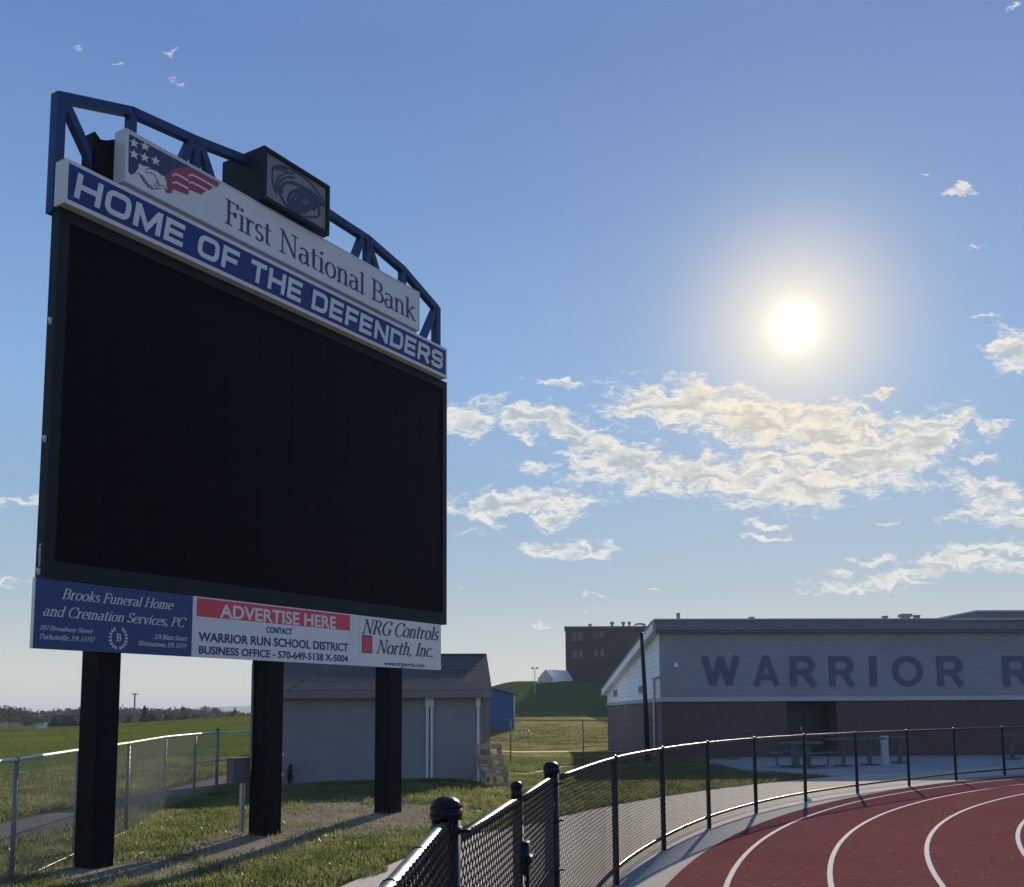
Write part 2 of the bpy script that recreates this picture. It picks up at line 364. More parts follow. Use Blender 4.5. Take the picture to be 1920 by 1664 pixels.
gy = np.unique(np.concatenate([np.linspace(-60, -4, 15), np.linspace(-4, 60, 161), np.linspace(60, 180, 100), np.geomspace(180, 3500, 36)]))
tag(grid('ground', gx, gy, M_ground), kind='structure')
TC = np.array([28.935, 2.936])                                # centre of the track's bend
def ring(name, r0, r1, a0, a1, z, m, n=160, nr=2):
    A = np.linspace(R(a0), R(a1), n); Rr = np.linspace(r0, r1, nr)
    aa, rr = np.meshgrid(A, Rr); X = TC[0] + rr * np.cos(aa); Y = TC[1] + rr * np.sin(aa); Z = np.maximum(terr(X, Y), 0) + z
    i = np.arange(n * nr).reshape(nr, n)
    return tag(raw(name, np.stack([X.ravel(), Y.ravel(), Z.ravel()], 1), np.stack([i[:-1, :-1].ravel(), i[1:, :-1].ravel(), i[1:, 1:].ravel(), i[:-1, 1:].ravel()], 1)[:, ::-1], m), kind='structure')
def track_mat():
    m = bpy.data.materials.new('red_track_rubber'); m.use_nodes = True; t = NT(m.node_tree); t.n.clear()
    out = t.new('ShaderNodeOutputMaterial'); p = t.new('ShaderNodeBsdfPrincipled'); p.inputs['Roughness'].default_value = .95; p.inputs['Specular IOR Level'].default_value = .0
    co = t.new('ShaderNodeTexCoord').outputs['Object']
    a = t.noise(co, .5, 5, .6); b = t.noise(co, 55, 4, .75); c = t.noise(co, 7, 6, .75)
    g = t.mix(t.smooth(a, .3, .7), (.130, .050, .046), (.155, .062, .056)); g = t.mix(t.math('MULTIPLY', t.smooth(b, .35, .7), .5), g, (.22, .082, .082)); g = t.mix(t.math('MULTIPLY', t.smooth(c, .45, .75), .5), g, (.095, .028, .030))
    sp = t.noise(co, 26, 2, .5); g = t.mix(t.smooth(sp, .70, .76), g, (.42, .34, .30))
    t.l.new(g, p.inputs['Base Color']); bp = t.new('ShaderNodeBump'); bp.inputs['Strength'].default_value = .5; bp.inputs['Distance'].default_value = .004
    t.l.new(b, bp.inputs['Height']); t.l.new(bp.outputs[0], p.inputs['Normal']); t.l.new(p.outputs[0], out.inputs[0]); return m
ring('concrete_apron', 28.2, 28.95, 60, 250, .008, M_conc)
ring('walkway', 28.95, 31.47, 100, 192, .006, M_path, 160, 10)
def track_edge(a): return min(28.45, 30.975 + 2.74 * math.cos(a + R(34.5))) if R(110) < a < R(200) else 28.3
A_ = np.linspace(R(55), R(250), 240); V_ = []
for a in A_:
    for r in np.linspace(18.5, track_edge(a), 6): V_.append((TC[0] + r * math.cos(a), TC[1] + r * math.sin(a), .014))
i_ = np.arange(len(V_)).reshape(-1, 6)
tag(raw('running_track', V_, np.stack([i_[:-1, :-1].ravel(), i_[1:, :-1].ravel(), i_[1:, 1:].ravel(), i_[:-1, 1:].ravel()], 1)[:, ::-1], track_mat()), kind='structure')
M_line = mat('white_line_paint', (.46, .42, .40), .9, 0, .16, 3, .1, 60, fine=.3, spec=.08)
for r in (27.83, 26.86, 25.84, 24.79, 23.75, 22.7): ring('lane_line', r - .025, r + .028, 55, 250, .019, M_line)
def sheet(name, poly, m, z, kind='structure', step=.5, fn=terr):   # polygon strip draped on the terrain: poly is a list of (left, right) pairs
    V = []; 
    nl = []
    for (a0, b0), (a1, b1) in zip(poly[:-1], poly[1:]):
        a0, b0, a1, b1 = map(np.array, (a0, b0, a1, b1)); n = max(1, int(max(np.linalg.norm(a1 - a0), np.linalg.norm(b1 - b0)) / step))
        for k in range(n): nl.append((a0 + (a1 - a0) * k / n, b0 + (b1 - b0) * k / n))
    nl.append((np.array(poly[-1][0]), np.array(poly[-1][1])))
    m_ = max(2, int(max(np.linalg.norm(a - b) for a, b in nl) / step) + 1)
    for a, b in nl:
        for k in range(m_): q = a + (b - a) * k / (m_ - 1); V.append((q[0], q[1], float(fn(q[0], q[1])) + z))
    i = np.arange(len(V)).reshape(-1, m_)
    o = raw(name, V, np.stack([i[:-1, :-1].ravel(), i[:-1, 1:].ravel(), i[1:, 1:].ravel(), i[1:, :-1].ravel()], 1), m, smooth=True)
    return tag(o, kind=kind)
# building apron of pale concrete, joining the walkway
PADZ = .011
pb = []
for x in np.linspace(6.3, 40, 40):
    yb = 38.4 + (x - 5.5) * .05
    inner = 2.936 + math.sqrt(max(0, 31.3 ** 2 - (x - 28.935) ** 2)) if x < 28.9 else 34.2
    front = max(28.3 - (x - 6.9) * 1.5, inner) if x < 9 else inner
    pb.append(((x, front), (x, yb)))
sheet('concrete_pad', pb, M_pad, PADZ)
sheet('footpath', [((-1.2, 27.4), (-1.2, 28.0)), ((.5, 28.2), (.4, 28.9)), ((1.6, 31.6), (1.5, 32.5)), ((2.6, 32.4), (2.6, 33.3)), ((6.5, 32.8), (6.5, 33.6))], M_path, .012)
sheet('cart_path', [((-14, 48.0), (-14, 54.8)), ((-2, 48.2), (-2, 55.2)), ((5.3, 48.6), (5.3, 55.8))], mat('pale_asphalt', (.40, .38, .33), .9, 0, .1, 1, .2, 30), .03)
sheet('gravel_lane', [((-7.6, 2), (-6.3, 2)), ((-7.7, 12), (-6.35, 12)), ((-7.5, 17), (-6.3, 17)), ((-7.3, 22), (-6.45, 21.8)), ((-7.6, 30), (-6.6, 30)), ((-8.6, 46), (-7.2, 46))], M_gravel, .012, step=.4)
# crop field rising behind the lane
def field_mat():
    m = bpy.data.materials.new('soybean_crop'); m.use_nodes = True; t = NT(m.node_tree); t.n.clear()
    out = t.new('ShaderNodeOutputMaterial'); p = t.new('ShaderNodeBsdfPrincipled'); p.inputs['Roughness'].default_value = .95; p.inputs['Specular IOR Level'].default_value = .0
    co = t.new('ShaderNodeTexCoord').outputs['Object']; mp = t.mapping(co, scale=(.12, 1, 1))
    a = t.noise(co, .05, 4, .6); b = t.noise(mp, .9, 6, .7); c = t.noise(co, 6, 4, .7)
    g = t.mix(t.smooth(a, .35, .65), (.088, .122, .024), (.135, .162, .038)); g = t.mix(t.math('MULTIPLY', t.smooth(b, .4, .7), .6), g, (.060, .088, .018)); g = t.mix(t.math('MULTIPLY', t.smooth(c, .4, .7), .4), g, (.16, .185, .05))
    t.l.new(g, p.inputs['Base Color']); bp = t.new('ShaderNodeBump'); bp.inputs['Strength'].default_value = 1; bp.inputs['Distance'].default_value = .12
    t.l.new(t.math('ADD', c, b), bp.inputs['Height']); t.l.new(bp.outputs[0], p.inputs['Normal']); t.l.new(p.outputs[0], out.inputs[0]); return m
M_field = field_mat()
sheet('crop_field', [((-260, 34), (-9.5, 25)), ((-260, 60), (-8.5, 60)), ((-260, 90), (-8.0, 92)), ((-260, 130), (-8, 130))], M_field, .05, step=2.)

# blades and leaves: one stuff mesh each, built from many small faces
def blades(name, P, hgt, wid, m, lean=.5, kind='stuff', leaf=False):
    n = len(P); P = np.asarray(P); Z = terr(P[:, 0], P[:, 1]); a = rng.uniform(0, 2 * np.pi, n)
    h = hgt * rng.uniform(.5, 1.3, n); wv = wid * rng.uniform(.6, 1.4, n); la = rng.uniform(0, 2 * np.pi, n); ll = lean * h * rng.uniform(.1, 1., n)
    B = np.stack([P[:, 0], P[:, 1], Z], 1); D = np.stack([np.cos(a), np.sin(a), 0 * a], 1) * wv[:, None] / 2
    top = B + np.stack([np.cos(la) * ll, np.sin(la) * ll, h], 1)
    if leaf:
        mid = (B + top) / 2
        V = np.stack([B, mid - D, top, mid + D], 1).reshape(-1, 3); Fq = np.arange(4 * n).reshape(n, 4)
    else:
        mid = B * .45 + top * .55 - np.stack([np.cos(la) * ll * .2, np.sin(la) * ll * .2, -h * .08], 1)
        V = np.stack([B - D, B + D, mid + D * .7, top, mid - D * .7], 1).reshape(-1, 3); Fq = np.arange(5 * n).reshape(n, 5)
    return tag(raw(name, V, Fq, m), kind=kind)
def scatter(n, x0, x1, y0, y1, keep):
    P = np.stack([rng.uniform(x0, x1, n), rng.uniform(y0, y1, n)], 1); return P[keep(P)]
def rad(P): return np.hypot(P[:, 0] - TC[0], P[:, 1] - TC[1])
def dirtless(P, k=1.):
    q = np.ones(len(P))
    for (x, y, rx, ry) in ((-2.3, 15.6, 2.1, 2.6), (-1.3, 18.1, 2.5, 1.6), (-4.2, 11.2, 1.0, .9), (-3.2, 12.8, .9, 1.5), (-.6, 20.8, 1.9, 1.2), (-2.6, 17.2, 1.6, .9), (-3.3, 13.8, .9, .8), (-1.9, 9.6, .8, .7)):
        q = np.minimum(q, np.clip(np.hypot((P[:, 0] - x) / rx, (P[:, 1] - y) / ry) - .5 + .5 * (rng.random(len(P)) - .5), .04, 1))
    cl = .55 + .45 * np.sin(P[:, 0] * 2.1 + np.sin(P[:, 1] * 1.3) * 2) * np.sin(P[:, 1] * 1.7 + np.sin(P[:, 0] * 2.3))
    return rng.random(len(P)) < q * np.clip(cl + .25, .12, 1)
M_grass = mat('grass_blade', (.115, .165, .052), .6, 0, .35, 1.5, trans=.5, spec=.2, col2=(.29, .285, .115))
M_weed = mat('clover_leaf', (.12, .17, .05), .42, 0, .3, 4, trans=.45, spec=.5, col2=(.22, .25, .09))
blades('lawn_grass', scatter(330000, -6.3, 1.2, 7.5, 27, lambda P: (rad(P) > 31.45 + .12 * np.sin(P[:, 1] * 5)) & dirtless(P) & (P[:, 0] > -6.25) & (rng.random(len(P)) < np.clip(15 / P[:, 1], .4, 1))), .062, .010, M_grass, .8)
blades('clover_weeds', scatter(95000, -6.3, 1.2, 7.5, 25, lambda P: (rad(P) > 31.55) & dirtless(P)), .045, .024, M_weed, 1.1, leaf=True)
blades('verge_grass', scatter(120000, -13, -6.0, 7, 34, lambda P: (P[:, 0] > -6.3) | (P[:, 0] < -7.7)), .11, .016, M_grass, .9)
def patch(P): return (rad(P) > 31.42) & (P[:, 1] < np.where(P[:, 0] > 6.4, 28.2 - (P[:, 0] - 6.9) * 1.5, 37.5)) & ~((P[:, 0] < 6.9) & (P[:, 1] > 28.0) & (P[:, 1] < 33.7) & (abs(P[:, 1] - np.interp(P[:, 0], [-1, .5, 1.6, 2.6, 6.9], [27.8, 28.6, 32.1, 32.9, 33.3])) < .55))
blades('far_lawn_grass', scatter(110000, -2.5, 8.5, 17, 38, patch), .09, .016, M_grass, .8)
M_mead = mat('meadow_blade', (.22, .235, .075), .9, 0, .3, .5, trans=.5, spec=.0, col2=(.36, .33, .14))
blades('meadow_grass', scatter(140000, -5, 8, 36, 116, lambda P: (P[:, 1] < 47.3) | (P[:, 1] > 56)), .05, .06, M_mead, 1.2)
M_crop = mat('crop_leaf', (.080, .115, .022), .9, 0, .3, .3, trans=.45, spec=.0, col2=(.155, .18, .042))
blades('crop_leaves', scatter(120000, -62, -9, 27, 96, lambda P: (P[:, 0] > -P[:, 1] * .58)), .07, .09, M_crop, 1.3, leaf=True)
# ------------------------------------------------------------------ lettering
def arc(cx, cy, rx, ry, a0, a1, n=14): return [(cx + rx * math.cos(R(a0 + (a1 - a0) * i / n)), cy + ry * math.sin(R(a0 + (a1 - a0) * i / n))) for i in range(n + 1)]
def strip(pts, thick, thin):
    """pen stroke: thick when it runs upright, thin when it runs level; returns left and right outlines"""
    p = [pts[0]]
    for q in pts[1:]:
        if math.hypot(q[0] - p[-1][0], q[1] - p[-1][1]) > 1e-4: p.append(q)
    L, Rr = [], []; n = len(p)
    dirs = [np.array(p[i + 1]) - np.array(p[i]) for i in range(n - 1)]; dirs = [d / np.linalg.norm(d) for d in dirs]
    for i in range(n):
        d0 = dirs[max(i - 1, 0)]; d1 = dirs[min(i, n - 2)]; d = d0 + d1
        if np.linalg.norm(d) < 1e-3: d = d1
        d = d / np.linalg.norm(d); nn = np.array((-d[1], d[0])); k = 1 / max(.45, float(np.dot(nn, (-d0[1], d0[0]))))
        wv = (thin + (thick - thin) * abs(d[1]) ** 1.6) / 2 * k
        L.append(tuple(np.array(p[i]) + nn * wv)); Rr.append(tuple(np.array(p[i]) - nn * wv))
    return L, Rr
def sf(x, y, wv=.22): return ('s', [(x - wv / 2, y), (x + wv / 2, y)])
X = .66                                                       # x height, cap height = 1
def st(x, y0=0, y1=1): return [(x, y0), (x, y1)]
SERIF = {
 'A': (.78, [[(.08, 0), (.40, 1)], ('t', [(.08, 0), (.40, 1)]), [(.38, 1), (.70, 0)], [(.19, .34), (.58, .34)], sf(.08, .02), sf(.70, .02, .26)]),
 'B': (.66, [st(.14), sf(.1, .02), sf(.1, .98), [(.14, .97)] + arc(.32, .75, .20, .22, 90, -90) + [(.14, .53)], [(.14, .53)] + arc(.35, .275, .24, .255, 90, -90) + [(.14, .02)]]),
 'C': (.74, [arc(.44, .5, .37, .5, 42, 318, 24), [(.70, .98), (.70, .74)]]),
 'F': (.58, [st(.14), sf(.14, .02, .3), sf(.1, .98, .2), [(.14, .97), (.54, .97)], [(.53, .99), (.53, .80)], [(.14, .52), (.44, .52)], [(.43, .62), (.43, .42)]]),
 'G': (.80, [arc(.44, .5, .37, .5, 42, 318, 24), [(.68, .05), (.68, .42)], sf(.66, .42, .26), [(.70, .98), (.70, .76)]]),
 'H': (.84, [st(.16), st(.68), [(.16, .52), (.68, .52)]] + [sf(x, y, .26) for x in (.16, .68) for y in (.02, .98)]),
 'I': (.36, [st(.18), sf(.18, .02, .28), sf(.18, .98, .28)]),
 'M': (.98, [('t', st(.14)), [(.14, 1), (.47, .02)], ('t', [(.47, .02), (.80, 1)]), st(.82), sf(.14, .02, .24), sf(.82, .02, .26), sf(.1, .98, .16), sf(.86, .98, .16)]),
 'N': (.84, [('t', st(.14)), [(.14, .98), (.68, .02)], ('t', st(.68)), sf(.14, .02, .26), sf(.66, .98, .26), sf(.09, .98, .14)]),
 'P': (.62, [st(.14), sf(.14, .02, .28), sf(.1, .98, .18), [(.14, .97)] + arc(.33, .73, .22, .24, 90, -90) + [(.14, .49)]]),
 'R': (.74, [st(.14), sf(.14, .02, .28), sf(.1, .98, .18), [(.14, .97)] + arc(.32, .74, .21, .23, 90, -90) + [(.14, .51)], [(.34, .50), (.66, .02)], sf(.68, .02, .14)]),
 'S': (.56, [arc(.28, .745, .19, .235, 35, 270, 14) + arc(.28, .265, .21, .245, 90, -145, 14), [(.45, .97), (.45, .78)], [(.08, .22), (.08, .03)]]),
 'T': (.70, [st(.35), sf(.35, .02, .30), [(.03, .97), (.67, .97)], [(.045, .99), (.045, .78)], [(.655, .99), (.655, .78)]]),
 'W': (1.04, [[(.06, 1), (.30, 0)], ('t', [(.30, 0), (.52, 1)]), [(.52, 1), (.75, 0)], ('t', [(.75, 0), (.98, 1)]), sf(.07, .98, .26), sf(.52, .98, .2), sf(.98, .98, .2)]),
 'a': (.54, [arc(.23, X - .17, .17, .16, 150, 0, 9) + [(.40, .10), (.44, .02), (.52, .04)], [(.40, .40)] + arc(.22, .19, .15, .19, 80, 300, 12) + [(.40, .14)]]),
 'b': (.60, [st(.14), sf(.08, .98, .14), arc(.31, X / 2, .21, X / 2, 140, -140, 18)]),
 'c': (.50, [arc(.28, X / 2, .22, X / 2, 48, 315, 18)]),
 'd': (.60, [st(.46), sf(.41, .98, .14), sf(.50, .02, .12), arc(.28, X / 2, .21, X / 2, 40, 320, 18)]),
 'e': (.52, [[(.08, .36), (.45, .36)] + arc(.275, X / 2, .205, X / 2, 5, 312, 20)]),
 'h': (.62, [st(.14), sf(.08, .98, .14), sf(.14, .02, .24), [(.14, .46)] + arc(.31, .44, .16, .22, 150, 0, 10) + [(.47, 0)], sf(.48, .02, .22)]),
 'i': (.30, [st(.15, 0, X), sf(.15, .02, .24), sf(.10, X - .02, .12), ('d', (.15, .88))]),
 'k': (.58, [st(.14), sf(.08, .98, .14), sf(.14, .02, .22), ('t', [(.15, .28), (.46, X)]), sf(.46, X - .01, .2), [(.24, .38), (.50, .02)], sf(.53, .02, .14)]),
 'l': (.30, [st(.15), sf(.09, .98, .14), sf(.15, .02, .24)]),
 'm': (.92, [st(.14, 0, X), sf(.08, X - .02, .14), sf(.14, .02, .22), [(.14, .46)] + arc(.30, .44, .15, .22, 150, 0, 9) + [(.45, 0)], sf(.45, .02, .2), [(.45, .46)] + arc(.61, .44, .15, .22, 150, 0, 9) + [(.76, 0)], sf(.77, .02, .2)]),
 'n': (.62, [st(.14, 0, X), sf(.08, X - .02, .14), sf(.14, .02, .22), [(.14, .46)] + arc(.31, .44, .16, .22, 150, 0, 10) + [(.47, 0)], sf(.48, .02, .22)]),
 'o': (.58, [arc(.29, X / 2, .22, X / 2, 90, 450, 26)]),
 'r': (.44, [st(.14, 0, X), sf(.08, X - .02, .14), sf(.14, .02, .24), [(.14, .44), (.22, .60), (.32, .65), (.40, .58)]]),
 's': (.44, [arc(.22, .49, .14, .165, 30, 270, 10) + arc(.22, .165, .16, .165, 90, -150, 10)]),
 't': (.38, [[(.16, .88), (.16, .14)] + arc(.25, .13, .09, .12, 180, 310, 6), [(.03, X - .02), (.34, X - .02)]]),
 'u': (.62, [[(.14, X), (.14, .22)] + arc(.30, .20, .16, .20, 180, 330, 9), st(.47, 0, X), sf(.09, X - .02, .14), sf(.42, X - .02, .14), sf(.51, .02, .12)]),
 'v': (.54, [[(.08, X), (.27, 0)], ('t', [(.27, 0), (.47, X)]), sf(.08, X - .02, .2), sf(.46, X - .02, .18)]),
 'w': (.80, [[(.08, X), (.24, 0)], ('t', [(.24, 0), (.40, X)]), [(.40, X), (.57, 0)], ('t', [(.57, 0), (.73, X)]), sf(.08, X - .02, .2), sf(.73, X - .02, .18)]),
 'y': (.54, [[(.08, X), (.28, .02)], ('t', [(.47, X), (.24, -.20), (.12, -.28)]), sf(.08, X - .02, .2), sf(.46, X - .02, .18)]),
 '0': (.52, [arc(.26, .48, .19, .48, 90, 450, 24)]), '1': (.52, [st(.27, 0, .96), [(.12, .82), (.27, .94)], sf(.27, .02, .28)]),
 '2': (.52, [arc(.25, .72, .18, .24, 165, -30, 12) + [(.08, .04)], [(.07, .04), (.46, .04)]]), '4': (.52, [('t', [(.36, .96), (.05, .28)]), [(.05, .28), (.49, .28)], st(.36, 0, .96)]),
 '7': (.52, [[(.06, .93), (.46, .93)], [(.46, .93), (.20, 0)]]), ',': (.26, [('d', (.12, .06)), ('t', [(.15, .05), (.08, -.16)])]), '.': (.26, [('d', (.12, .06))]), ' ': (.30, [])}
def B_(x0, y0, x1, y1): return [(x0, y0), (x1, y1)]
def rr(x0, y0, x1, y1, r):                                   # rounded rectangle outline starting mid left side, clockwise
    return [(x0, (y0 + y1) / 2)] + arc(x0 + r, y1 - r, r, r, 180, 90, 5) + arc(x1 - r, y1 - r, r, r, 90, 0, 5) + arc(x1 - r, y0 + r, r, r, 0, -90, 5) + arc(x0 + r, y0 + r, r, r, -90, -180, 5) + [(x0, (y0 + y1) / 2)]
BLOCK = {  # wide square-shouldered capitals, centre lines; stroke .23 of the cap height
 'H': (1.30, [st(.15), st(1.10), [(.15, .5), (1.10, .5)]]),
 'O': (1.34, [rr(.15, .11, 1.14, .89, .26)]),
 'M': (1.50, [st(.15), [(.19, .93), (.72, .12), (1.25, .93)], st(1.30)]),
 'E': (1.18, [st(.15), [(.15, .885), (1.06, .885)], [(.15, .5), (1.0, .5)], [(.15, .115), (1.06, .115)]]),
 'F': (1.10, [st(.15), [(.15, .885), (1.03, .885)], [(.15, .47), (.95, .47)]]),
 'T': (1.16, [st(.56), [(.03, .885), (1.09, .885)]]),
 'D': (1.28, [[(.15, .885), (.80, .885)] + arc(.82, .62, .26, .265, 90, 0, 5) + arc(.82, .38, .26, .265, 0, -90, 5) + [(.15, .115)], st(.15)]),
 'N': (1.32, [st(.15), [(.17, .90), (1.10, .10)], st(1.12)]),
 'R': (1.28, [st(.15), [(.15, .885), (.86, .885)] + arc(.86, .665, .22, .22, 90, -90, 8) + [(.15, .445)], [(.72, .42), (1.12, 0)]]),
 'S': (1.22, [[(1.07, .70)] + arc(.87, .69, .20, .195, 0, 90, 4) + arc(.34, .69, .20, .195, 90, 270, 8) + arc(.86, .30, .21, .195, 90, -90, 8) + arc(.34, .31, .20, .195, 270, 185, 4)]), ' ': (.6, [])}
PAINT = {  # plain bold capitals on the building wall
 'W': (1.25, [[(.10, 1), (.36, .03)], [(.36, .03), (.62, .97)], [(.62, .97), (.88, .03)], [(.88, .03), (1.14, 1)]]),
 'A': (.95, [[(.08, 0), (.47, 1)], [(.47, 1), (.87, 0)], [(.22, .30), (.73, .30)]]),
 'R': (.90, [st(.12), [(.12, .92), (.50, .92)] + arc(.52, .69, .22, .23, 90, -90, 10) + [(.12, .46)], [(.50, .45), (.80, 0)]]),
 'I': (.3, [st(.12)]), 'O': (1.08, [arc(.53, .5, .43, .42, 90, 450, 30)])}
def ink(b, text, font, thick, thin, place, t0, t1, track=0., shear=0.):
    """lay the glyphs out, then place(u, v) maps layout (u in 0..1 of ink width, v in cap heights) to the sign frame"""
    items = []; x = 0.
    for ch in text:
        adv, strokes = font[ch]
        for s in strokes:
            kind = None
            if isinstance(s, tuple) and s[0] in ('s', 't', 'd'): kind, s = s
            if kind == 'd':
                r = thick * .62; items.append((arc(x + s[0], s[1], r, r, 0, 360, 10)[:-1], None)); continue
            tk, tn = (thick, thin) if kind is None else (thin * 1.15, thin * 1.15)
            L, Rr = strip([(x + p[0], p[1]) for p in s], tk, tn); items.append((L, Rr))
        x += adv + track
    if shear: sh = lambda p: (p[0] + shear * p[1], p[1])
    else: sh = lambda p: p
    items = [([sh(p) for p in L], [sh(p) for p in Rr] if Rr else None) for L, Rr in items]
    xs = [p[0] for L, Rr in items for p in L + (Rr or [])]; x0, x1 = min(xs), max(xs)
    g = lambda p: place((p[0] - x0) / (x1 - x0), p[1])
    for i, (L, Rr) in enumerate(items):
        e = t1 + (i % 7) * .00035
        if Rr is None: b.prism([g(p) for p in L], BFR, t0, e)
        else: b.quadstrip([g(p) for p in L], [g(p) for p in Rr], BFR, t0, e)
    return b
def sans(b, text, s0, s1, h0, h1, t0, t1, bold=.02, fr=None, caps=True):
    """built-in sans letters fitted to a box"""
    c = bpy.data.curves.new('txt', 'FONT'); c.body = text; c.offset = bold; c.extrude = .5; c.resolution_u = 4
    o = bpy.data.objects.new('txt', c); COL.objects.link(o); dg = bpy.context.evaluated_depsgraph_get()
    me = bpy.data.meshes.new_from_object(o.evaluated_get(dg)); V = np.array([v.co for v in me.vertices]); fs = [tuple(p.vertices) for p in me.polygons]
    bpy.data.objects.remove(o); bpy.data.meshes.remove(me); bpy.data.curves.remove(c)
    lo, hi = V.min(0), V.max(0); n = (V - lo) / (hi - lo); fr = fr or BFR
    b.add([fr(s0 + (s1 - s0) * q[0], h0 + (h1 - h0) * q[1], t0 + (t1 - t0) * q[2]) for q in n], fs); return b

# ------------------------------------------------------------------ scoreboard
AZ = R(32.2); BD = np.array([math.sin(AZ), math.cos(AZ), 0]); BN = np.array([math.cos(AZ), -math.sin(AZ), 0])
BO = at(80, 1083, 10.6); BO[2] = 0
def BFR(s, h, t): return BO + BD * s + BN * t + np.array([0, 0, h])      # along the board, height, towards the viewer
def pl(x, y, t=0.):                                           # measured point of the photograph on the board's plane
    r = ray(x, y); P0 = BO + BN * t; C = np.array([0, 0, H]); P = C + r * (np.dot(P0 - C, BN) / np.dot(r, BN))
    return float(np.dot(P - BO, BD)), float(P[2])
mid = BFR(3.55, 0, -.3); board = thing('scoreboard', 'huge scoreboard with blank black video screen on three dark posts, arched blue truss on top', 'scoreboard', (mid[0], mid[1], T(mid[0], mid[1])))
for s in (.955, 3.515, 6.06):
    c = BFR(s, 0, -.29); z0 = T(c[0], c[1])
    b = MB(); b.fbox(BFR, s - .145, s + .145, z0 - .3, 6.9, -.435, -.145); po = b.build('post', M_post, board)
# video cabinet: body, raised frame round the recessed screen
b = MB(); b.fbox(BFR, 0, 7.18, 3.115, 7.19, -.135, -.045); cab = b.build('video_cabinet', M_cab, board)
b = MB()
b.fbox(BFR, 0, 7.18, 3.115, 3.30, -.045, 0); b.fbox(BFR, 0, 7.18, 7.05, 7.19, -.045, 0)
b.fbox(BFR, 0, .13, 3.30, 7.05, -.045, 0); b.fbox(BFR, 7.07, 7.18, 3.30, 7.05, -.045, 0)
b.build('frame', M_cab, cab)
def screen_mat():
    m = bpy.data.materials.new('unlit_screen_louvres'); m.use_nodes = True; t = NT(m.node_tree); t.n.clear()
    out = t.new('ShaderNodeOutputMaterial'); p = t.new('ShaderNodeBsdfPrincipled'); p.inputs['Roughness'].default_value = .55; p.inputs['Specular IOR Level'].default_value = .06
    co = t.new('ShaderNodeTexCoord').outputs['Object']; n = t.noise(co, .8, 3, .5); t.l.new(t.mix(n, (.0018, .002, .0035), (.003, .0034, .006)), p.inputs['Base Color'])
    t.l.new(p.outputs[0], out.inputs[0]); return m
b = MB(); b.fbox(BFR, .13, 7.07, 3.30, 7.05, -.045, -.022); b.build('screen', screen_mat(), cab)
b = MB()
for z in np.arange(3.55, 7.0, .3125): b.fbox(BFR, .13, 7.07, z, z + .004, -.022, -.0205)
for s in np.arange(.7, 7.0, .577): b.fbox(BFR, s, s + .004, 3.30, 7.05, -.022, -.0202)
b.build('module_seams', M_post, cab)
for (x, y) in ((104, 603), (94, 823), (82, 1070)):
    h = pl(x, y, -.06)[1]; b = MB(); b.fbox(BFR, -.03, .0, h - .02, h + .02, -.075, -.045); b.fbox(BFR, -.022, 0, h - .05, h - .02, -.07, -.05); b.build('latch', M_white, cab)
# maker's lettering running up the cabinet's left edge
FS = lambda a, c, d: BFR(-d, c, a)                            # side frame: a = towards viewer
b = MB(); sd = lambda u, v, d: BFR(-d, 3.235 + .245 * u, -.052 - .045 * v)
sans(b, 'watchfire', 0, 1, 0, 1, .0, .003, .01, fr=sd)
Lr, Rq = strip([(.09 * math.cos(q), .5 + .45 * math.sin(q)) for q in np.linspace(0, 2 * math.pi, 16)], .02, .05)
b.quadstrip([(p[0] * .7 - .12, p[1]) for p in Lr], [(p[0] * .7 - .12, p[1]) for p in Rq], sd, 0, .003)
b.build('maker_lettering', M_letter, cab)
# HOME OF THE DEFENDERS sign box
b = MB(); b.fbox(BFR, -.025, 7.015, 7.193, 7.70, -.07, .118); nb = b.build('name_sign', M_white, board)
b = MB(); b.fbox(BFR, .01, 6.98, 7.245, 7.655, .118, .1215); b.build('face_panel', M_blue, nb)
b = MB(); TT = .12
hb = pl(137.8, 369.4, TT)[1]; ht = pl(147, 324.5, TT)[1]
for word, xa, ya, xb, yb in (('HOME', 137.8, 369.4, 347, 440), ('OF', 370, 480, 449.5, 485), ('THE', 471, 500, 567, 545), ('DEFENDERS', 583, 575, 830.5, 675)):
    s0, s1 = pl(xa, ya, TT)[0], pl(xb, yb, TT)[0]
    b = MB(); ink(b, word, BLOCK, .245, .215, lambda u, v, s0=s0, s1=s1: (s0 + (s1 - s0) * u, hb + (ht - hb) * v), .1215, .126, .09, .16); b.build('lettering', M_letter, nb)
# bank sign box
b = MB(); b.fbox(BFR, .70, 6.262, 7.765, 8.412, -.07, .118); bk = b.build('sponsor_sign', M_white, board)
b = MB(); 
for a in ((.70, 6.262, 7.765, 7.785), (.70, 6.262, 8.392, 8.412), (.70, .72, 7.785, 8.392), (6.242, 6.262, 7.785, 8.392)): b.fbox(BFR, *a, .118, .124)
b.build('edge_trim', M_alu, bk)
b = MB(); b.fbox(BFR, .72, 6.24, 7.701, 7.764, -.04, .07); b.build('mounting_rail', M_alu, bk)
b = MB(); hb = pl(422.7, 418.5, TT)[1]; ht = pl(424.6, 373, TT)[1]
for word, xa, ya, xb, yb in (('First', 422.7, 395, 508, 440), ('National', 524, 470, 683.5, 540), ('Bank', 696.5, 550, 779, 590)):
    s0, s1 = pl(xa, ya, TT)[0], pl(xb, yb, TT)[0]
    b = MB(); ink(b, word, SERIF, .115, .048, lambda u, v, s0=s0, s1=s1: (s0 + (s1 - s0) * u, hb + (ht - hb) * v), .118, .1215, .0); b.build('lettering', M_navy, bk)
E4 = lambda x, y: pl(220 + x / 9.6, 230 + y / 9.6, TT)
def shape(b, pts, t0, t1): b.prism([E4(*p) for p in pts], BFR, t0, t1); return b
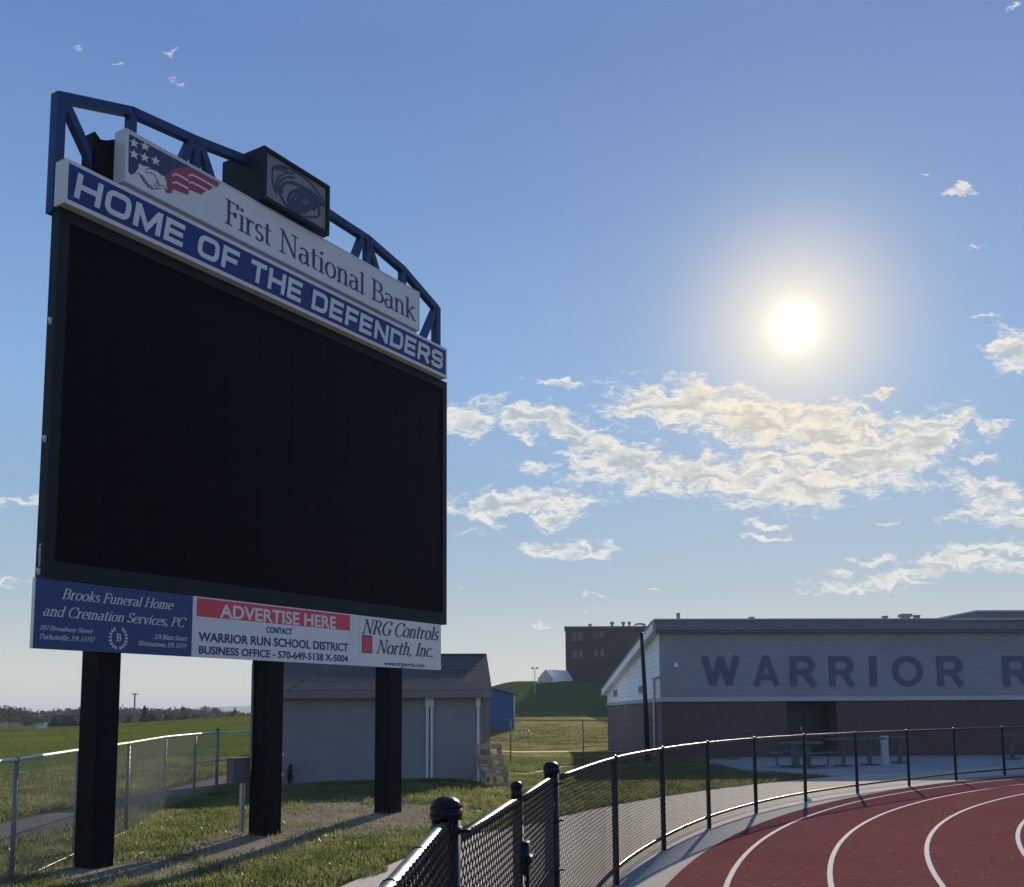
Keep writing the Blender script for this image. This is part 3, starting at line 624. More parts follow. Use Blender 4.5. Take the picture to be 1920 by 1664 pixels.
b = MB(); shape(b, [(212, 200), (700, 470), (1000, 632), (1290, 785), (1290, 800), (1000, 835), (900, 930), (820, 965), (700, 870), (560, 800), (440, 770), (410, 740), (385, 840), (330, 905), (262, 945), (198, 890)], .118, .1205); b.build('blue_emblem_field', M_navy, bk)
b = MB(); shape(b, [(860, 945), (1000, 836), (1290, 786), (1840, 1085), (1800, 1165), (1720, 1165), (1650, 1235), (1570, 1240), (1520, 1300), (1290, 1205), (1278, 1305), (1000, 1205), (988, 1275), (885, 1275), (850, 1180), (890, 1080), (830, 962)], .118, .1202); b.build('red_emblem_wing', M_maroon, bk)
b = MB()
def pen(b, pts, wv, t0, t1):
    Lx, Rx = strip([(p[0], -p[1]) for p in pts], wv, wv); b.quadstrip([E4(p[0], -p[1]) for p in Lx], [E4(p[0], -p[1]) for p in Rx], BFR, t0, t1)
for k, p in enumerate(([(1000, 965), (1020, 932), (1060, 930), (1160, 980), (1280, 1048)], [(1290, 970), (1310, 942), (1350, 942), (1560, 1050), (1780, 1178)], [(1000, 1105), (1020, 1078), (1060, 1078), (1160, 1130), (1280, 1192)], [(1290, 1098), (1310, 1078), (1350, 1080), (1500, 1158), (1650, 1240)])): pen(b, p, 28, .1202, .1215)
for (cx, cy) in ((302, 372), (498, 432), (300, 572), (492, 632), (690, 692)):
    pts = []
    for k in range(10): a = R(90 + 36 * k); r = 92 if k % 2 == 0 else 38; pts.append((max(214, cx + r * math.cos(a)), cy - r * math.sin(a) + .35 * r * math.cos(a)))
    shape(b, pts, .1205, .122)
shape(b, [(425, 775), (560, 808), (690, 875), (790, 965), (850, 985), (880, 1100), (890, 1200), (830, 1140), (780, 1185), (700, 1190), (620, 1195), (560, 1145), (430, 970), (370, 890)], .1207, .1216)
pen(b, [(402, 742), (392, 830), (335, 918)], 34, .1207, .1222); pen(b, [(822, 962), (862, 1060), (886, 1205)], 24, .1216, .1226)
b.build('white_emblem_shapes', M_letter, bk)
b = MB()
for k, p in enumerate(([(372, 900), (430, 962), (500, 1070), (560, 1148), (630, 1200), (700, 1192), (782, 1188)], [(700, 870), (600, 832), (530, 834), (505, 870), (530, 906), (600, 905), (650, 925), (700, 1010), (770, 1138), (850, 1145)], [(600, 1120), (632, 1185)], [(650, 1090), (702, 1178)], [(695, 1060), (752, 1172)])): pen(b, p, 13, .1216, .1232 + k * .0003)
for (cx, cy) in ((445, 975), (480, 1030), (520, 1090), (560, 1140)): pen(b, [(cx + 22 * math.cos(q), cy + 27 * math.sin(q)) for q in np.linspace(0, 2 * math.pi, 11)], 9, .1216, .1248)
b.build('handshake_outline', M_navy, bk)
# dark backing bracket left of the sponsor sign
b = MB(); b.prism([(.44, 7.705), (.44, 8.30), (.52, 8.24), (.60, 8.27), (.78, 8.38), (.78, 7.705)], BFR, -.30, -.075); b.build('backing_bracket', M_post, board)
# logo box standing proud of the truss
b = MB(); b.fbox(BFR, 2.775, 4.05, 8.446, 9.19, -.60, .15); lb = b.build('logo_box', M_cab, board)
b = MB()
for a in ((2.775, 4.05, 8.446, 8.50), (2.775, 4.05, 9.14, 9.19), (2.775, 2.83, 8.50, 9.14), (4.0, 4.05, 8.50, 9.14)): b.fbox(BFR, *a, .15, .20)
b.build('face_frame', M_cab, lb)
b = MB(); b.fbox(BFR, 2.83, 4.0, 8.50, 9.14, .15, .165); b.build('face_panel', mat('grey_translucent_face', (.19, .185, .20), .5, 0, .05, 1), lb)
E5 = lambda x, y: pl(400 + x / 7.925, 250 + y / 7.925, .167)
b = MB()
def pen5(pts, wv, e):
    Lx, Rx = strip([(p[0], -p[1]) for p in pts], wv, wv); b.quadstrip([E5(p[0], -p[1]) for p in Lx], [E5(p[0], -p[1]) for p in Rx], BFR, .165, .167 + e * .0006)
pen5([(870, 520), (930, 480), (1040, 490), (1180, 555), (1330, 640), (1440, 740), (1540, 860), (1640, 1000), (1635, 1078), (1570, 1078)], 26, 0)
pen5([(870, 520), (960, 520), (1100, 545)], 60, 1); pen5([(880, 545), (875, 680), (900, 800), (935, 900)], 26, 2); pen5([(935, 905), (935, 720), (980, 640), (1080, 590), (1200, 600)], 30, 3)
pen5([(970, 760), (1010, 690), (1100, 650), (1210, 665)], 34, 4); pen5([(1010, 900), (1010, 800), (1060, 740), (1170, 735), (1300, 790), (1400, 850), (1480, 880)], 46, 5)
pen5([(960, 760), (985, 900), (1060, 1040), (1160, 1150), (1300, 1230), (1440, 1250), (1550, 1245), (1578, 1190), (1560, 1090)], 30, 6)
b.prism([E5(*p) for p in ((1400, 880), (1460, 870), (1530, 900), (1600, 980), (1625, 1070), (1560, 1075), (1500, 1160), (1420, 1100), (1410, 980))], BFR, .165, .1678)
b.prism([E5(1290 + 210 * math.cos(q) * .9 - 60 * math.sin(q), 1010 + 175 * math.sin(q) + 80 * math.cos(q)) for q in np.linspace(0, 2 * math.pi, 25)[:-1]], BFR, .165, .1684)
b.build('blue_emblem', mat('muted_navy_print', (.022, .028, .07), .5, 0, .1, 2), lb)
b = MB()
for k, p in enumerate(([(1200, 890), (1150, 965)], [(1250, 910), (1205, 990)], [(1205, 990), (1235, 1000)], [(1350, 985), (1290, 1050)], [(1350, 985), (1420, 1040), (1340, 1040)], [(1345, 1040), (1365, 1085)])): pen5(p, 15, 9 + k)
b.build('emblem_initials', mat('grey_print', (.16, .16, .19), .5, 0, .05, 2), lb)
# arched blue truss of square tube
TR = []
for (x, y) in ((111, 183), (246, 211), (366, 265), (470, 305), (640, 418), (688, 449), (754, 506), (817, 579)): TR.append(pl(x, y, -.15))
b = MB(); q_ = .105
for (a, c) in zip(TR[:-1], TR[1:]):
    dx, dy = c[0] - a[0], c[1] - a[1]; l = math.hypot(dx, dy); ex, ey = dx / l * .02, dy / l * .02
    b.bar(BFR(a[0] - ex, a[1] - ey, -.15), BFR(c[0] + ex, c[1] + ey, -.15), q_, q_)
b.build('arched_chord', M_truss, board)
def strut(name, a, c, t=-.15, wv=.10):
    m = MB(); m.bar(BFR(a[0], a[1], t), BFR(c[0], c[1], t), wv, wv, tuple(BN)); m.build(name, M_truss, board)
b = MB(); b.fbox(BFR, TR[0][0] - .06, TR[0][0] + .055, 7.15, TR[0][1] + .03, -.21, -.09); b.build('end_upright', M_truss, board)
b = MB(); b.fbox(BFR, TR[-1][0] - .05, TR[-1][0] + .06, 7.15, TR[-1][1] + .02, -.21, -.09); b.build('end_upright', M_truss, board)
P = lambda x, y: pl(x, y, -.15)
for (x0, y0, x1, y1) in ((116, 186, 188, 322), (815, 580, 772, 668), (356, 268, 318, 335), (374, 275, 412, 372), (676, 450, 652, 500), (690, 460, 712, 520)):
    strut('diagonal_brace', P(x0, y0), (P(x1, y1)[0], P(x1, y1)[1] - .12))
for i in (1, 2, 5, 6):
    strut('vertical_strut', (TR[i][0], TR[i][1] - .05), (TR[i][0], 7.6))
b = MB(); b.bar(BFR(TR[0][0] + .06, 7.62, -.15), BFR(TR[-1][0] - .06, 7.62, -.15), .1, .1); b.build('lower_chord', M_truss, board)
# three advertising panels under the screen
S1, S2 = 1.975, 5.02
for nm, a, c, m in (('funeral_home_panel', -.075, S1, M_brook), ('advertise_panel', S1 + .004, S2, M_white), ('controls_company_panel', S2 + .003, 7.03, M_white)):
    b = MB(); b.fbox(BFR, a, c, 2.372, 3.105, -.035, -.005); o = b.build(nm, m, board)
    if nm[0] == 'f':
        b = MB(); b.fbox(BFR, -.086, -.076, 2.372, 3.109, -.04, 0); b.build('edge_trim', M_alu, o)
        b = MB()
        Z3 = lambda x, y: pl(40 + x / 4.3636, 1040 + y / 4.3636)
        for txt, x0, y0, x1, y1, xt, yt in (('Brooks Funeral Home', 330, 365, 1245, 450, 345, 281), ('and Cremation Services, PC', 178, 498, 1352, 597, 190, 412), ('207 Broadway Street', 150, 615, 588, 645, 160, 578), ('Turbotville, PA 17772', 150, 690, 602, 718, 155, 648), ('124 Main Street', 1090, 690, 1358, 708, 1095, 651), ('Watsontown, PA 17777', 962, 745, 1358, 768, 965, 706)):
            (s0, h0), (s1, h1), (_, htp) = Z3(x0, y0), Z3(x1, y1), Z3(xt, yt); hh = (h0 + h1) / 2; cap = htp - h0
            big = cap > .07
            b = MB(); ink(b, txt, SERIF, .105 if big else .10, .048 if big else .06, lambda u, v: (s0 + (s1 - s0) * u, hh + cap * v), -.005, -.0015, .0, .28); b.build('lettering', M_letter, o)
        b = MB(); (s0, h0), (s1, h1) = Z3(780, 708), Z3(820, 650)
        ink(b, 'B', SERIF, .15, .06, lambda u, v: (s0 + (s1 - s0) * u, h0 + (h1 - h0) * v), -.005, -.0015)
        cs, ch = Z3(796, 683)
        for sg in (-1, 1):
            for k in range(8):
                a = R(-82 + k * 19); r = .115; px_, py_ = cs + sg * r * .92 * math.cos(a), ch + r * math.sin(a)
                for dl in (-.45, .55):
                    ta = a + R(90) + dl; e = (sg * math.cos(ta) * .034, math.sin(ta) * .034); n_ = (-e[1] * .28, e[0] * .28)
                    b.prism([(px_, py_), (px_ + e[0] * .5 + n_[0], py_ + e[1] * .5 + n_[1]), (px_ + e[0], py_ + e[1]), (px_ + e[0] * .5 - n_[0], py_ + e[1] * .5 - n_[1])], BFR, -.005, -.002 + .0004 * (k % 4) + (.0002 if dl > 0 else 0))
        b.build('wreath_emblem', M_letter, o)
    Z4 = lambda x, y: pl(340 + x / 3.5556, 1090 + y / 3.5556)
    if nm[0] == 'a':
        b = MB(); (s0, h1), (s1, h0) = Z4(107, 110), Z4(1125, 331); h1 = (h1 + Z4(1125, 228)[1]) / 2; h0 = (h0 + Z4(107, 233)[1]) / 2
        b.fbox(BFR, s0, s1, h0, h1, -.005, -.0025); b.build('red_banner', M_red, o)
        b = MB(); (s0, h0), (s1, h1), (_, ht) = Z4(257, 247), Z4(1031, 316), Z4(285, 157); hh = (h0 + h1) / 2; sans(b, 'ADVERTISE HERE', s0, s1, hh, hh + ht - h0, -.0025, .001, .022); b.build('lettering', M_letter, o)
        b = MB()
        for txt, x0, y0, x1, y1, xt, yt in (('CONTACT', 567, 346, 740, 356, 567, 304), ('WARRIOR RUN SCHOOL DISTRICT', 115, 401, 1113, 470, 115, 337), ('BUSINESS OFFICE - 570-649-5138 X-5004', 118, 485, 1112, 541, 118, 429)):
            (s0, h0), (s1, h1), (_, ht) = Z4(x0, y0), Z4(x1, y1), Z4(xt, yt); hh = (h0 + h1) / 2
            b = MB(); sans(b, txt, s0, s1, hh, hh + ht - h0, -.005, -.001, .022); b.build('lettering', M_adtxt, o)
    if nm[0] == 'c':
        b = MB(); (s0, h0), (s1, h1) = Z4(1210, 470), Z4(1268, 372); b.fbox(BFR, s0, s1, h0, h1, -.003, -.001); b.build('red_square', M_red, o)
        b = MB(); b.fbox(BFR, s0 - .018, s1 + .022, h0 - .015, h1 + .018, -.005, -.003); b.build('square_border', M_navy, o)
        b = MB()
        for txt, x0, y0, x1, y1, xt, yt in (('NRG Controls', 1205, 347, 1718, 396, 1222, 253), ('North, Inc.', 1300, 478, 1678, 508, 1312, 388)):
            (s0, h0), (s1, h1), (_, ht) = Z4(x0, y0), Z4(x1, y1), Z4(xt, yt); hh = (h0 + h1) / 2; cap = ht - h0
            b = MB(); ink(b, txt, SERIF, .135, .055, lambda u, v: (s0 + (s1 - s0) * u, hh + cap * v), -.005, -.0015, .0, .28); b.build('lettering', M_darktxt, o)
        b = MB(); (s0, h0), (s1, h1) = Z4(1352, 557), Z4(1622, 576); hh = (h0 + h1) / 2; sans(b, 'www.nrgnorth.com', s0, s1, hh - .027, hh + .062, -.005, -.001, .008)
        b.build('lettering', M_darktxt, o)
# small conduit up the left face of the middle post, clips on its right
b = MB(); b.tube([BFR(3.352, z, -.405) for z in (.95, 2.35)], .016, 8); b.build('conduit', M_dull, board)
for z in (1.13, .87):
    b = MB(); b.fbox(BFR, 3.675, 3.72, z, z + .03, -.21, -.17); b.build('clip', M_alu, board)
# electrical box on its own pipe
g = gnd(451, 1562, .14); g[2] = T(g[0], g[1]); BX = lambda a, z, d: g + BD * a + BN * d + np.array([0, 0, z])
eb = thing('electrical_box', 'grey electrical box on a thin pipe beside the middle scoreboard post', 'electrical box', g)
b = MB(); b.fbox(BX, -.185, .09, .68, 1.0, -.09, .05); o = b.build('cabinet', mat('grey_painted_box', (.095, .11, .118), .5, 0, .1, 5), eb)
b = MB(); b.fbox(BX, -.17, .075, .695, .985, .05, .062); b.build('door', MATS['grey_painted_box'], o)
b = MB(); b.tube([BX(0, -.1, 0), BX(0, .66, 0)], .026, 10); b.tube([BX(.045, -.1, 0), BX(.045, .66, .0)], .014, 8); b.build('support_pipe', M_galv, eb)
# ------------------------------------------------------------------ chain-link fences
def chainlink(path, ztop, zbot, cell, r, side, off, round_=False, wob=0.):
    """woven wires along a polyline: real zigzag wires, each 4-sided; side offset off towards the normal"""
    path = [np.array(p, float)[:2] for p in path]; seg = [np.linalg.norm(b - a) for a, b in zip(path[:-1], path[1:])]; cum = np.concatenate([[0], np.cumsum(seg)]); Ltot = cum[-1]
    wn = cell / 2; nw = int(Ltot / wn); M = int(round((ztop - zbot) / (cell / 2)))
    sub = 3 if round_ else 1
    jj = np.arange(0, M * sub + 1) / sub
    tri = np.abs((jj % 2) - 1)                               # 1 at even rows, 0 at odd rows
    if round_: tri = .5 + .56 * np.sin((tri - .5) * np.pi) * .94
    K = np.arange(nw)[:, None]
    fr = np.where(K % 2 == 0, 1 - tri[None], tri[None])
    s = (K + fr) * wn + wob * np.sin(K * 1.7 + jj[None] * .9)
    dep = np.where((np.floor(jj)[None] + K) % 2 < 1, 1, -1) * r * .9
    s = np.clip(s, 0, Ltot - 1e-4)
    xs = np.interp(s, cum, [p[0] for p in path]); ys = np.interp(s, cum, [p[1] for p in path])
    ix = np.clip(np.searchsorted(cum, s, 'right') - 1, 0, len(seg) - 1)
    D = np.array([(b - a) / l for a, b, l in zip(path[:-1], path[1:], seg)]); dx, dy = D[ix, 0], D[ix, 1]; nx, ny = dy * side, -dx * side
    base = terr(xs, ys); base = np.where(xs > .2, 0, base)
    zz = base + zbot + (ztop - zbot) * (jj[None] / M)
    xs = xs + nx * (off + dep); ys = ys + ny * (off + dep)
    ring_ = [(r * 1.25, 0), (0, r), (-r * 1.25, 0), (0, -r)]
    V = np.stack([np.stack([xs + dx * a + nx * b, ys + dy * a + ny * b, zz], -1) for a, b in ring_], 2)     # wire, point, ring, xyz
    nw_, npt = V.shape[:2]; idx = np.arange(nw_ * npt * 4).reshape(nw_, npt, 4)
    Fq = np.stack([np.stack([idx[:, :-1, k], idx[:, :-1, (k + 1) % 4], idx[:, 1:, (k + 1) % 4], idx[:, 1:, k]], -1) for k in range(4)], 2).reshape(-1, 4)
    return V.reshape(-1, 3), Fq
def merge(parts):
    o = 0; Vs, Fs = [], []
    for V, Fq in parts: Vs.append(V); Fs.append(Fq + o); o += len(V)
    return np.concatenate(Vs), np.concatenate(Fs)
def post3(name, x, y, h, r, m, parent, cap='dome', base=None, n=14):
    z0 = T(x, y) if base is None else base
    b = MB(); b.tube([(x, y, z0 - .1), (x, y, z0 + h)], r, n)
    p = b.build(name, m, parent, True)
    b = MB(); b.tube([(x, y, z0 + h - .035), (x, y, z0 + h + .002)], r * 1.12, n); b.dome((x, y, z0 + h + .002), r * 1.12, n, .75); b.build('cap', m, p, True)
    return p
# black fence along the track bend
BP = [gnd(*q)[:2] for q in ((1245, 1595.5), (1330, 1554), (1418, 1525), (1511, 1504), (1608, 1488), (1705, 1475), (1793, 1464), (1884, 1455.6))]
BP = [np.array((1.0, 10.25))] + BP + [np.array((14.7, 28.1)), np.array((17.0, 29.4)), np.array((19.5, 30.5))]
G2, G1 = np.array((.262, 7.1)), np.array((-.232, 3.6))
tf = thing('track_fence', 'black chain-link fence curving along the outer edge of the red running track', 'fence', (BP[0][0], BP[0][1], 0))
allp = [G2] + BP
for p in BP: 
    o = post3('post', p[0], p[1], 1.235, .031, M_bvinyl, tf, base=0.)
gp = post3('terminal_post', G2[0], G2[1], 1.305, .05, M_bvinyl, tf, base=0., n=20)
def curve_pts(ps, n=4):                                       # gently rounded line through the posts
    out = []; ps = [np.array(p) for p in ps]; e = [2 * ps[0] - ps[1]] + ps + [2 * ps[-1] - ps[-2]]
    for i in range(1, len(e) - 2):
        for k in range(n):
            t = k / n; out.append(.5 * (2 * e[i] + (e[i + 1] - e[i - 1]) * t + (2 * e[i - 1] - 5 * e[i] + 4 * e[i + 1] - e[i + 2]) * t * t + (3 * e[i] - e[i - 1] - 3 * e[i + 1] + e[i + 2]) * t ** 3))
    return out + [ps[-1]]
cp = curve_pts(allp)
b = MB(); b.tube([(p[0], p[1], 1.222) for p in cp], .0215, 10); b.build('top_rail', M_bvinyl, tf, True)
b = MB(); b.tube([(p[0], p[1], .165) for p in cp], .0205, 8); b.build('bottom_rail', M_bvinyl, tf, True)
V, Fq = chainlink(cp, 1.245, .05, .064, .0018, 1, .032, True)
raw('chain_link_mesh', V, Fq, M_bwire, tf, True)
for i, p in enumerate(cp[:-1]):
    q = cp[i + 1]
    for k in (.2, .7):
        c = p + (q - p) * k; b = MB(); b.tube([(c[0] - .02, c[1], 1.199), (c[0] - .026, c[1], 1.222), (c[0], c[1], 1.249), (c[0] + .03, c[1] - .02, 1.215)], .003, 5); b.build('tie_wire', M_galv, tf)
for z in (.3, .62, .95, 1.2): b = MB(); b.tube([(G2[0], G2[1], z - .011), (G2[0], G2[1], z + .011)], .055, 18); b.tube([(G2[0] + .05, G2[1] + .02, z), (G2[0] + .085, G2[1] + .03, z)], .007, 6); b.build('tension_band', M_bvinyl, tf, True)
# near run of the same kind of fence, from the first gate post towards the camera
NE = [np.array((-.25, 3.45)), np.array((-.281, 2.24)), np.array((-.325, .9)), np.array((-.40, -1.2))]
nf = thing('near_fence', 'nearest black chain-link fence run with shiny top rail, ending at the closest thick post', 'fence', (G1[0], G1[1], 0))
post3('terminal_post', G1[0], G1[1], 1.352, .05, M_bvinyl, nf, base=0., n=24)
post3('post', NE[2][0] - .0, NE[2][1], 1.29, .03, M_bvinyl, nf, base=0.)
b = MB(); b.tube([(p[0], p[1], 1.29) for p in [np.array((-.24, 3.56))] + NE], .0215, 14); b.build('top_rail', mat('grey_metal_rail', (.33, .33, .34), .3, .75, .12, 8), nf, True)  # this rail is plain grey metal, paler than the black ones
V, Fq = chainlink([np.array((-.235, 3.53))] + NE, 1.325, .05, .064, .0026, -1, .034, True, .0015)
raw('chain_link_mesh', V, Fq, M_bwire, nf, True)
for z in (.35, .7, 1.0, 1.28): b = MB(); b.tube([(G1[0], G1[1], z - .012), (G1[0], G1[1], z + .012)], .0555, 22); b.tube([(G1[0] + .045, G1[1] - .02, z), (G1[0] + .085, G1[1] - .035, z)], .007, 6); b.build('tension_band', M_bvinyl, nf, True)
for yy_ in (2.9, 2.35):
    b = MB()
    xx_ = np.interp(yy_, [2.24, 3.45], [-.281, -.25]); b.tube([(xx_ + .0225 * math.cos(a), yy_, 1.29 + .0225 * math.sin(a)) for a in np.linspace(0, 2 * math.pi, 15)], .0022, 5); b.build('tie_wire', M_bvinyl, nf, True)
# double gate between the two thick posts
dv = (G2 - G1) / np.linalg.norm(G2 - G1); W = np.linalg.norm(G2 - G1); nv = np.array((dv[1], -dv[0]))
def leaf(s0, s1, label, hinge, tips):
    g = G1 + dv * s0; t_ = thing('gate_leaf', label, 'gate', (g[0], g[1], 0), 'leaves of the double gate in the black fence')
    pt = lambda s, z, o=0.: (G1[0] + dv[0] * s + nv[0] * o, G1[1] + dv[1] * s + nv[1] * o, z)
    b = MB(); r = .0215
    b.tube([pt(s0, .08), pt(s0, 1.21), pt(s0 + .02, 1.23), pt(s1 - .02, 1.23), pt(s1, 1.21), pt(s1, .08), pt(s0, .08)], r, 10); b.tube([pt(s0, .64), pt(s1, .64)], .017, 8); b.build('frame', M_bvinyl, t_, True)
    V, Fq = chainlink([G1 + dv * (s0 + .01), G1 + dv * (s1 - .01)], 1.25, .09, .064, .0026, 1, .024, True, .001); raw('chain_link_mesh', V, Fq, M_bwire, t_, True)
    hs, hd = (s0, -1) if hinge == 'a' else (s1, 1)
    for z in (.3, 1.05):
        b = MB(); b.tube([pt(hs, z - .03), pt(hs, z + .03)], .032, 12); b.bar(pt(hs, z), pt(hs + hd * .07, z), .02, .03); b.build('hinge', M_bvinyl, t_, True)
    return t_, pt
mid_s = np.linalg.norm(np.array((.04, 5.4)) - G1)
ga, pa = leaf(.11, mid_s - .035, 'nearer gate leaf of black chain-link, hung on the closest thick post', 'a', 1)
gb, pb_ = leaf(mid_s + .035, W - .11, 'farther gate leaf of black chain-link, hung on the second thick post', 'b', 1)
s_ = mid_s
b = MB()
b.tube([pa(s_ - .035, 1.22), pa(s_ - .035, 1.30)], .03, 12); b.dome(pa(s_ - .035, 1.30), .034, 14, .9)
b.tube([pa(s_ - .04, .60, .045), pa(s_ + .05, .60, .045)], .012, 8)
b.fbox(lambda a, c, d: pa(s_ + a, c, d), -.06, .06, .86, 1.02, .026, .06); b.fbox(lambda a, c, d: pa(s_ + a, c, d), -.10, .09, .92, .95, .06, .075)
b.tube([pa(s_ - .0, .03, .05), pa(s_ - .0, .86, .05)], .01, 8)
b.build('fork_latch', M_bvinyl, ga, True)
# galvanised fence on the far left
SP = [(-4.93, 10.3), (-5.12, 12.2), (-5.27, 14.2), (-5.82, 17.35), (-6.06, 19.75), (-6.05, 21.2)]
SP = [(-5.02, 5.2), (-4.93, 7.8)] + SP
sf_ = thing('silver_fence', 'silver galvanised chain-link fence with bright top rail behind the scoreboard posts, turning at its corner', 'fence', (*SP[0], T(*SP[0])))
for i, p in enumerate(SP): post3('post', *p, 1.225 if i < len(SP) - 1 else 1.30, .024 if i < len(SP) - 1 else .033, M_dull, sf_)
SE = [(-6.05, 21.2), (-5.75, 21.6), (-5.5, 21.95)]
b = MB(); b.tube([(p[0], p[1], T(*p) + 1.215) for p in SP], .021, 10); b.tube([(p[0], p[1], T(*p) + 1.215) for p in SE], .019, 8); b.build('top_rail', M_rail, sf_, True)
b = MB(); b.tube([(*SP[-2], T(*SP[-2]) + .66), (*SP[-1], T(*SP[-1]) + .66)], .019, 8); b.tube([(p[0], p[1], T(*p) + .66) for p in SE], .017, 8); b.build('brace_rail', M_rail, sf_, True)
b = MB(); b.tube([(p[0] + .02, p[1], T(*p) + .03) for p in SP], .004, 5); b.build('tension_wire', M_rail, sf_)
V, Fq = merge([chainlink(SP, 1.225, .03, .066, .0016, 1, .026), chainlink(SE, 1.225, .03, .066, .0016, 1, .026)])
raw('chain_link_mesh', V, Fq, M_wire, sf_)
# lighter fence in the middle distance, ending at the school building
FP = [(-6.4, 35.6), (-3.2, 35.2), (-.08, 34.9), (2.35, 34.6), (4.9, 34.3)]
mf = thing('distant_fence', 'thin grey chain-link fence in the middle distance between shed and brick building', 'fence', (*FP[0], T(*FP[0])))
for p in FP: post3('post', *p, 1.42, .022, M_dull, mf, n=8)
b = MB(); b.tube([(p[0], p[1], T(*p) + 1.41) for p in FP], .017, 6); b.build('top_rail', M_dull, mf)
b = MB(); b.tube([(*FP[3], .72), (*FP[4], .72)], .015, 6); b.build('brace_rail', M_dull, mf)
V, Fq = chainlink(FP, 1.41, .05, .10, .0016, 1, .02); raw('chain_link_mesh', V, Fq, M_dull, mf)

# ------------------------------------------------------------------ shed behind the scoreboard
s0 = np.array((-5.30, 22.5)); s1 = np.array((-.525, 22.85)); sd_ = (s1 - s0) / np.linalg.norm(s1 - s0); sn = np.array((-sd_[1], sd_[0])); SL = np.linalg.norm(s1 - s0) ; SZ = .16
def SF(a, d, z): q = s0 + sd_ * a + sn * d; return (q[0], q[1], SZ + z)     # along the front, depth away, height
shed = thing('shed', 'low grey shed with brown shingle roof and pale downspouts behind the scoreboard', 'shed', (s0[0] + 2, s0[1] + 1, SZ))
M_stucco = mat('grey_stucco_wall', (.245, .25, .265), .9, 0, .07, 1.0, .25, 50)
b = MB(); b.fbox(SF, 0, SL, 0, 4.6, -.3, 2.0); b.prism([(0, 2.0), (4.6, 2.0), (2.3, 2.78)], lambda a, c, d: SF(d, a, c), .01, SL - .01); b.build('wall', M_stucco, shed)
b = MB(); b.fbox(SF, SL - .14, SL + .012, -.012, -.001, -.2, 1.98); b.build('corner_trim', mat('brown_grey_trim', (.20, .17, .15), .7, 0, .1, 2), shed)
M_shingle = wallmat('brown_shingles', 'brick', (.075, .062, .056), (.12, .10, .09), (.035, .03, .028), 'x', 1.1, .05, .006, .95, .8)
def slab(b, a0, a1, d0, z0, d1, z1, th=.05):
    b.add([SF(a0, d0, z0), SF(a1, d0, z0), SF(a1, d1, z1), SF(a0, d1, z1), SF(a0, d0, z0 + th), SF(a1, d0, z0 + th), SF(a1, d1, z1 + th), SF(a0, d1, z1 + th)], [(0, 3, 2, 1), (4, 5, 6, 7), (0, 1, 5, 4), (1, 2, 6, 5), (2, 3, 7, 6), (3, 0, 4, 7)])
b = MB(); slab(b, -.1, SL + .06, -.16, 1.985, 2.3, 2.90); slab(b, -.1, SL + .06, 4.76, 1.985, 2.305, 2.90)
b.fbox(SF, -.1, SL + .05, 2.22, 2.38, 2.93, 2.965)
sr = b.build('roof', M_shingle, shed)
b = MB(); b.fbox(SF, -.1, SL + .06, -.185, -.162, 1.86, 2.02); b.build('fascia', mat('taupe_fascia', (.20, .185, .19), .6, 0, .08, 2), shed)
b = MB(); b.fbox(SF, .02, SL, -.16, -.002, 1.955, 1.98); b.build('soffit', MATS['taupe_fascia'], shed)
M_spout = mat('white_downspout', (.60, .61, .62), .5, 0, .06, 4)
for px_ in (801, 809.5, 896.5):
    # where that column of the picture meets the front wall
    r = ray(px_, 1400); A = np.array([[r[0], -sd_[0]], [r[1], -sd_[1]]]); k, a = np.linalg.solve(A, s0)
    b = MB(); b.fbox(SF, a - .03, a + .03, -.05, -.006, -.05, 1.70); b.fbox(SF, a - .05, a + .05, -.075, -.006, 1.66, 1.86); b.build('downspout', M_spout, shed)
b = MB(); b.dome(SF(1.2, 2.0, 2.83), .06, 8); b.tube([SF(1.2, 2.0, 2.8), SF(1.2, 2.0, 3.05)], .035, 8); b.build('roof_vent_pipe', M_galv, sr)
# slim dark weed standing against the shed
def leafball(c, rx, rz, n, size, seed=0):
    g = np.random.default_rng(seed); u = g.normal(size=(n, 3)); u /= np.linalg.norm(u, axis=1)[:, None]; rr_ = g.random(n) ** .45
    lump = 1 + .25 * np.sin(u[:, 0] * 5 + seed) * np.sin(u[:, 1] * 4.3 + seed * 2) + .2 * np.sin(u[:, 2] * 7 + seed)
    C = np.array(c) + u * (rr_ * lump)[:, None] * np.array((rx, rx, rz)); a = g.normal(size=(n, 3)); a /= np.linalg.norm(a, axis=1)[:, None]; bb = np.cross(a, g.normal(size=(n, 3))); bb /= np.linalg.norm(bb, axis=1)[:, None]
    sz = size * g.uniform(.6, 1.4, n)[:, None]
    V = np.stack([C - a * sz, C + bb * sz * .55, C + a * sz, C - bb * sz * .55], 1).reshape(-1, 3); return V, np.arange(4 * n).reshape(n, 4)
def leaf_mat(name, c, c2, sc_=.5): return mat(name, c, .65, 0, .3, sc_, trans=.25, spec=.15, col2=c2)
q = gnd(545, 1471, .17); pw = thing('tall_weed', 'slim dark weed growing against the grey shed wall', 'plant', (q[0], q[1] - .1, T(q[0], q[1] - .1)))
bx, by, bz = pw.location
b = MB(); b.tube([(bx, by, bz - .03), (bx + .01, by, bz + .45)], [.012, .005], 6); b.build('stem', mat('green_stem', (.05, .07, .02), .7), pw)
V, Fq = leafball((bx, by, bz + .23), .05, .25, 260, .028, 3); raw('foliage', V, Fq, leaf_mat('weed_leaf', (.03, .05, .014), (.05, .075, .02), 6), pw)
